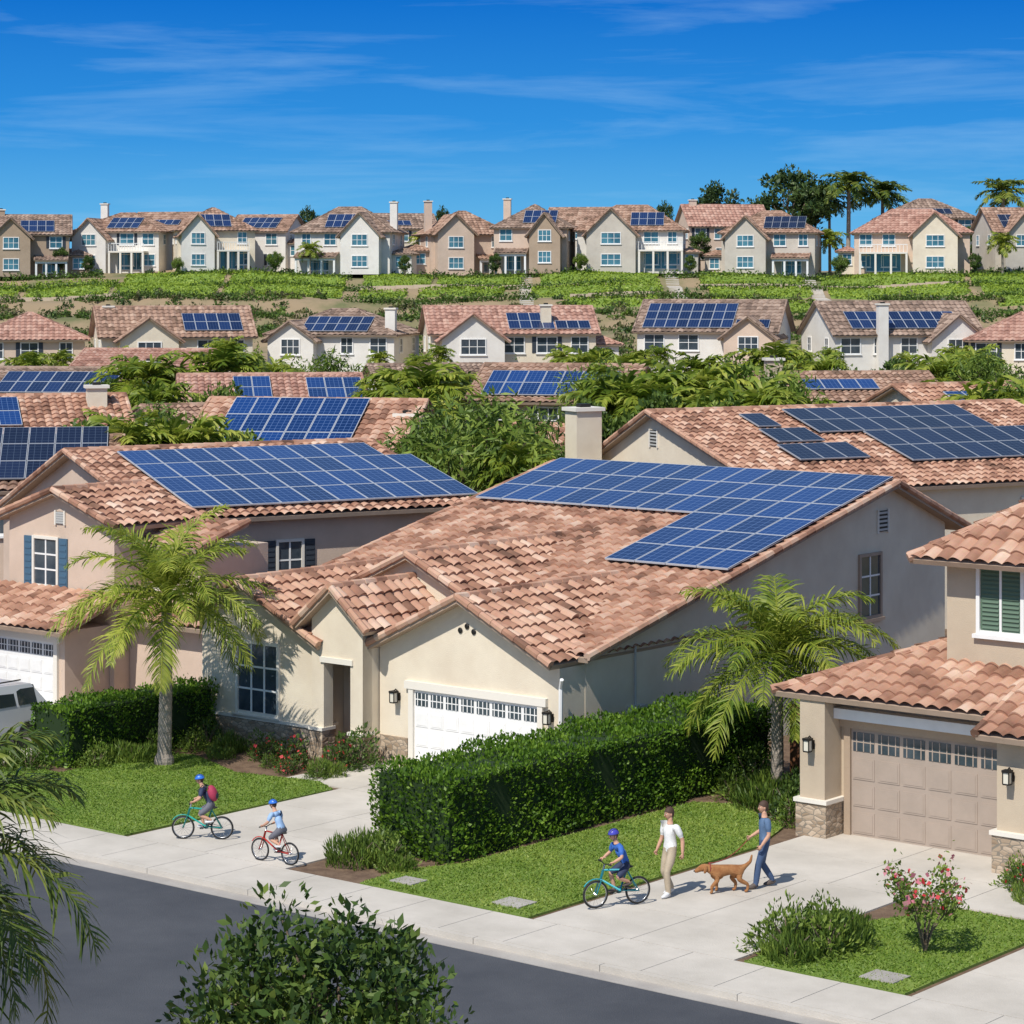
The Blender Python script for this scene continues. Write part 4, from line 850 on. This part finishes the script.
def bike(name,world,rz,s,cm):
    e=empty(name,world,rz); mb=MB(); R=.26*s
    r_,f_,bb,st,ht,hb=[np.array(x)*s for x in((-.43,0,.26),(.45,0,.26),(-.06,0,.29),(-.2,0,.66),(.29,0,.70),(.345,0,.53))]
    for c in(r_,f_):
        ph=np.linspace(0,2*math.pi,29)
        mb.path([c+R*.93*np.array([math.cos(a),0,math.sin(a)]) for a in ph],.021*s,7,'tyre',cap=False)
        mb.path([c+R*.85*np.array([math.cos(a),0,math.sin(a)]) for a in ph],.009*s,5,'chrome',cap=False)
        for k in range(14):
            a=k*2*math.pi/14; mb.path([c+np.array([0,.02*(1 if k%2 else -1),0]),c+R*.86*np.array([math.cos(a),0,math.sin(a)])],.0022,3,'chrome')
        mb.path([c-(0,.05,0),c+(0,.05,0)],.018*s,7,'chrome')
    t=.017*s
    seat=np.array((-.215,0,.70))*s
    for a,b in((bb,st),(st,ht),(bb,hb),(st,seat)): mb.path([a,b],t*1.1,8,cm)
    mb.path([ht,hb],t*1.5,8,cm)
    for q in(-1,1):
        o=np.array([0,q*.045*s,0]); mb.path([bb+o*.6,r_+o],t*.7,6,cm); mb.path([st+o*.4,r_+o],t*.6,6,cm); mb.path([hb+o*.9,f_+o],t*.8,6,cm); mb.path([hb,hb+o*.9],t*.8,6,cm)
    top=np.array((.26,0,.80))*s; mb.path([ht,top],t,7,'chrome')
    mb.path([top+(0,-.24*s,.03*s),top+(0,-.12*s,.03*s),top,top+(0,.12*s,.03*s),top+(0,.24*s,.03*s)],.011*s,7,'iron')
    for q in(-1,1): mb.path([top+(0,q*.17*s,.03*s),top+(0,q*.26*s,.03*s)],.017*s,8,'tyre')
    mb.ell(seat+(0,0,.015),(.12*s,.06*s,.028*s),'tyre',deform=lambda p:p*np.stack([np.ones(len(p)),1-.45*np.clip(p[:,0],0,1),np.ones(len(p))],1))
    mb.path([bb-(0,.045*s,0),bb-(0,.055*s,0)],[.07*s,.07*s],16,'chrome'); ca=np.array([.11,0,-.07])*s
    for q in(-1,1):
        c=bb+ca*q+np.array([0,q*-.06*s,0]); mb.path([bb+(0,-q*.055*s,0),c],.01*s,6,'chrome'); mb.obox(c-np.array([0,q*.05*s,0]),(1,0,0),(0,0,1),(0,1,0),.04*s,.01*s,.045*s,'tyre')
    for q in(-1,1): mb.path([bb+(0,-.05*s,.06*s*q),r_+(0,-.05*s,.03*s*q)],.004,4,'iron')
    mb.path([ (.45*s+R*1.1*math.cos(a),0,R+R*1.1*math.sin(a)) for a in np.linspace(.6,2.2,7)],.012*s,5,cm)
    mb.obj('frame_and_wheels',e,smooth=True); return e
def rider(world,rz,s,top,bot,helm,cm,pack=False,bn='child_bicycle',shorts=True,shoe='whiteshoe'):
    bike(bn,world,rz,s,cm); J={}
    J['pel']=(-.21*s,0,.80*s); J['chest']=(-.03*s,0,1.06*s); J['neck']=(.025*s,0,1.2*s); J['head']=(.075*s,0,1.33*s)
    for q,y in(('L',1),('R',-1)):
        sh=np.array([0,.15*y,1.13])*s; wr=np.array([.22,.215*y,.865])*s; J['sh'+q]=sh; J['wr'+q]=wr-np.array([.04*s,0,-.01*s]); J['el'+q]=ik(sh,J['wr'+q],.2*s,.18*s,(-.3,y*.6,-.6))
        c=np.array([-.06,0,.29])*s+np.array([.11,0,-.07])*s*(1 if y<0 else -1); hp=np.array([-.2,.085*y,.77])*s; an=c+np.array([-.05*s,.1*y*s,.085*s])
        J['hip'+q]=hp; J['an'+q]=an; J['toe'+q]=an+np.array([.14,0,-.045])*s; J['kn'+q]=ik(hp,an,.33*s,.31*s,(1,y*.15,.2))
    def ex(mb,P,s_):
        if pack:
            c=np.array([-.22,0,1.03])*s; mb.ell(c,(.11*s,.14*s,.19*s),'pack',X=nrm((1,0,-.35)),Z=nrm((.35,0,1)),nu=14,nv=10); mb.ell(c-np.array([.07,0,.05])*s,(.07*s,.1*s,.09*s),'packd',nu=12,nv=8)
            for y in(-1,1): mb.path([(-.13*s,.09*y*s,1.17*s),(-.0*s,.1*y*s,1.22*s),(.1*s,.1*y*s,1.1*s),(-.02*s,.12*y*s,.93*s)],.014*s,6,'packd')
    figure('child_cyclist',world,rz,J,s*.82,top,bot,shorts,shoe,(1,.1,-.12),helm=helm,handcurl=(1.3,1.3),handdir=((1,0,-.1),(1,0,-.1)),extra=ex)
rider((-6.85,56.5,0.004),math.radians(176),.99,'navy','short','helm','teal',pack=True)
rider((-5.03,54.2,0.004),math.radians(146),.93,'ltblue','short','helm','redp')
rider((2.08,50.4,0.02),math.radians(204),1.06,'blue','navy','helm2','tealb',shoe='shoe')
def walker(name,world,rz,h,top,bot,shoe,headF,stride=.28,armR=None,armL=None):
    s=h/1.78; J={'pel':(0,0,.95),'chest':(.01,0,1.25),'neck':(.01,0,1.46),'head':(.035,0,1.625)}
    for q,y,f in(('L',1,1),('R',-1,-1)):
        J['hip'+q]=(0,.085*y,.9); an=np.array([stride*f*(1 if f>0 else .9),.1*y,.085 if f>0 else .12]); J['an'+q]=an; J['toe'+q]=an+np.array([.16,.02*y,-.05 if f>0 else -.085]); J['kn'+q]=ik(J['hip'+q],an,.43,.42,(1,0,.1))
        sh=np.array([0,.19*y,1.39]); J['sh'+q]=sh; wr=np.array([-.10*f+.02,.28*y,.87]) 
        if q=='R' and armR is not None: wr=np.array(armR)
        if q=='L' and armL is not None: wr=np.array(armL)
        J['wr'+q]=wr; J['el'+q]=ik(sh,wr,.29,.26,(-1,y*.2,-.2))
    J={k:np.array(v)*s for k,v in J.items()}
    return figure(name,world,rz,J,s,top,bot,False,shoe,headF,handcurl=(.6,.9))
mrz=math.radians(190); mw=(5.16,52.0,0.004)
walker('man_walking_dog',mw,mrz,1.80,'polo','jeans','shoe',(1,.1,-.05),.22,armR=(.22,-.27,.98),armL=(.14,.25,.9))
walker('teenager_walking',(3.19,51.3,0.004),math.radians(215),1.82,'tee','khaki','whiteshoe',(1,-.15,-.1),.13)
def dog(world,rz):
    e=empty('brown_dog',world,rz)
    J={'hip':(-.25,0,.46),'rump':(-.33,0,.48),'loin':(-.08,0,.47),'rib':(.1,0,.44),'chest':(.24,0,.44),'neck':(.38,0,.51),'skull':(.49,0,.53),'brow':(.55,0,.51),'muz':(.63,0,.465),'nose':(.685,0,.45),
       't1':(-.40,0,.52),'t2':(-.50,0,.60),'t3':(-.53,0,.74)}
    R={'hip':.115,'rump':.085,'loin':.115,'rib':.15,'chest':.15,'neck':.10,'skull':.085,'brow':.068,'muz':.046,'nose':.034,'t1':.045,'t2':.035,'t3':.018}
    B=[('hip','loin','fur'),('loin','rib','fur'),('rib','chest','fur'),('chest','neck','fur'),('neck','skull','fur'),('skull','brow','fur'),('brow','muz','fur'),('muz','nose','fur'),('hip','rump','fur'),('rump','t1','fur'),('t1','t2','fur'),('t2','t3','fur')]
    for q,y,a,b in(('L',1,.10,-.08),('R',-1,-.06,.12)):
        J.update({'sh'+q:(.23,.09*y,.34),'ew'+q:(.20+a*.2,.095*y,.27),'cp'+q:(.25+a,.095*y,.14),'fp'+q:(.24+a,.095*y,.035),'ft'+q:(.29+a,.095*y,.028),
                  'th'+q:(-.25,.09*y,.35),'st'+q:(-.18+b*.5,.1*y,.27),'hk'+q:(-.34+b,.095*y,.16),'hp'+q:(-.32+b,.095*y,.035),'ht'+q:(-.26+b,.095*y,.028)})
        R.update({'sh'+q:.065,'ew'+q:.052,'cp'+q:.036,'fp'+q:.032,'ft'+q:.028,'th'+q:.078,'st'+q:.062,'hk'+q:.036,'hp'+q:.032,'ht'+q:.028})
        B+=[('chest','sh'+q,'fur'),('sh'+q,'ew'+q,'fur'),('ew'+q,'cp'+q,'fur'),('cp'+q,'fp'+q,'fur'),('fp'+q,'ft'+q,'fur'),('hip','th'+q,'fur'),('th'+q,'st'+q,'fur'),('st'+q,'hk'+q,'fur'),('hk'+q,'hp'+q,'fur'),('hp'+q,'ht'+q,'fur')]
    skinned('body',J,R,B,e,'hip')
    mb=MB()
    mb.ell((-.2,0,.40),(.16,.09,.10),'fur'); mb.ell((.2,0,.38),(.15,.1,.12),'fur')
    for y in(-1,1):
        mb.ell((.47,.085*y,.50),(.04,.015,.085),'fur',X=nrm((1,0,.3)),nu=10,nv=8); mb.ell((.595,.036*y,.53),(.01,.008,.01),'furd',nu=8,nv=6)
    mb.ell((.685,0,.462),(.018,.022,.016),'furd',nu=8,nv=6); mb.path([(.62,-.03,.435),(.67,0,.43),(.62,.03,.435)],.004,4,'furd')
    mb.path([(.37,.098*math.cos(a),.51+.098*math.sin(a)) for a in np.linspace(0,6.28,15)],.011,5,'leash',cap=False)
    mb.obj('ears_nose_collar',e,smooth=True)
    return e
dw=(4.35,51.6,0.004); drz=math.radians(192); dog(dw,drz)
def loc2w(w,rz,p): return np.array(w)+np.array([math.cos(rz)*p[0]-math.sin(rz)*p[1],math.sin(rz)*p[0]+math.cos(rz)*p[1],p[2]])
a=loc2w(mw,mrz,np.array((.29,-.27,.93))); b=loc2w(dw,drz,(.37,0,.61)); mb=MB()
mb.path([a*(1-t)+b*t-np.array([0,0,.12*4*t*(1-t)]) for t in np.linspace(0,1,10)],.008,5,'leash'); mb.obj('dog_leash',smooth=True)
# ------------------------------------------------ light, sky, camera
sd=Vector((-.52,-.855,0)).normalized(); el=math.radians(51); to=Vector((sd.x*math.cos(el),sd.y*math.cos(el),math.sin(el)))
sl=bpy.data.lights.new('sun','SUN'); sl.energy=4.6; sl.angle=math.radians(.5); sl.color=(1,.955,.88)
so=bpy.data.objects.new('sun',sl); col().objects.link(so); so.rotation_euler=(-to).to_track_quat('-Z','Y').to_euler(); so.location=(-40,0,60)
w=bpy.data.worlds.new('World'); scene.world=w; w.use_nodes=True; nt=w.node_tree; N=nt.nodes.new; K=nt.links.new
bgn=nt.nodes['Background']; sky=N('ShaderNodeTexSky'); sky.sky_type='NISHITA'; sky.sun_disc=False; sky.sun_elevation=el; sky.sun_rotation=math.atan2(to.x,to.y)
sky.air_density=1.0; sky.dust_density=.2; sky.ozone_density=2.0
tc=N('ShaderNodeTexCoord'); sx=N('ShaderNodeSeparateXYZ'); K(tc.outputs['Generated'],sx.inputs[0])
gr=N('ShaderNodeValToRGB'); e=gr.color_ramp.elements; e[0].position=0; e[0].color=(.17,.52,.84,1); e[1].position=.35; e[1].color=(.004,.10,.42,1)
for p_,c_ in ((.028,(.105,.43,.80,1)),(.06,(.032,.285,.74,1)),(.11,(.006,.165,.62,1))):
    x=e.new(p_); x.color=c_
K(sx.outputs[2],gr.inputs['Fac'])
sc=N('ShaderNodeVectorMath'); sc.operation='SCALE'; sc.inputs['Scale'].default_value=1/.12; K(gr.outputs['Color'],sc.inputs[0])
mr=N('ShaderNodeMapRange'); mr.inputs['From Min'].default_value=.12; mr.inputs['From Max'].default_value=.35; K(sx.outputs[2],mr.inputs['Value'])
m0=N('ShaderNodeMix'); m0.data_type='RGBA'; K(mr.outputs[0],m0.inputs[0]); K(sc.outputs[0],m0.inputs[6]); K(sky.outputs[0],m0.inputs[7])
mp=N('ShaderNodeMapping'); mp.inputs['Scale'].default_value=(3,3,34); mp.inputs['Rotation'].default_value=(0,math.radians(-8),0); K(tc.outputs['Generated'],mp.inputs[0])
n=N('ShaderNodeTexNoise'); n.inputs['Scale'].default_value=1.7; n.inputs['Detail'].default_value=9; n.inputs['Roughness'].default_value=.6; n.inputs['Distortion'].default_value=.4; K(mp.outputs[0],n.inputs['Vector'])
r=N('ShaderNodeValToRGB'); r.color_ramp.elements[0].position=.50; r.color_ramp.elements[1].position=.85; r.color_ramp.elements[1].color=(.42,.42,.42,1); K(n.outputs['Fac'],r.inputs['Fac'])
mx=N('ShaderNodeMix'); mx.data_type='RGBA'; K(r.outputs[0],mx.inputs[0]); K(m0.outputs[2],mx.inputs[6]); mx.inputs[7].default_value=(3.8,6.0,7.9,1)
K(mx.outputs[2],bgn.inputs['Color']); bgn.inputs['Strength'].default_value=.12
cam=bpy.data.cameras.new('camera'); cam.lens=89.6; cam.sensor_width=36; cam.shift_y=-.2266; cam.clip_end=8000; cam.clip_start=1
co=bpy.data.objects.new('camera',cam); col().objects.link(co); co.location=(0,0,12.4); co.rotation_euler=(math.radians(90),0,0); scene.camera=co
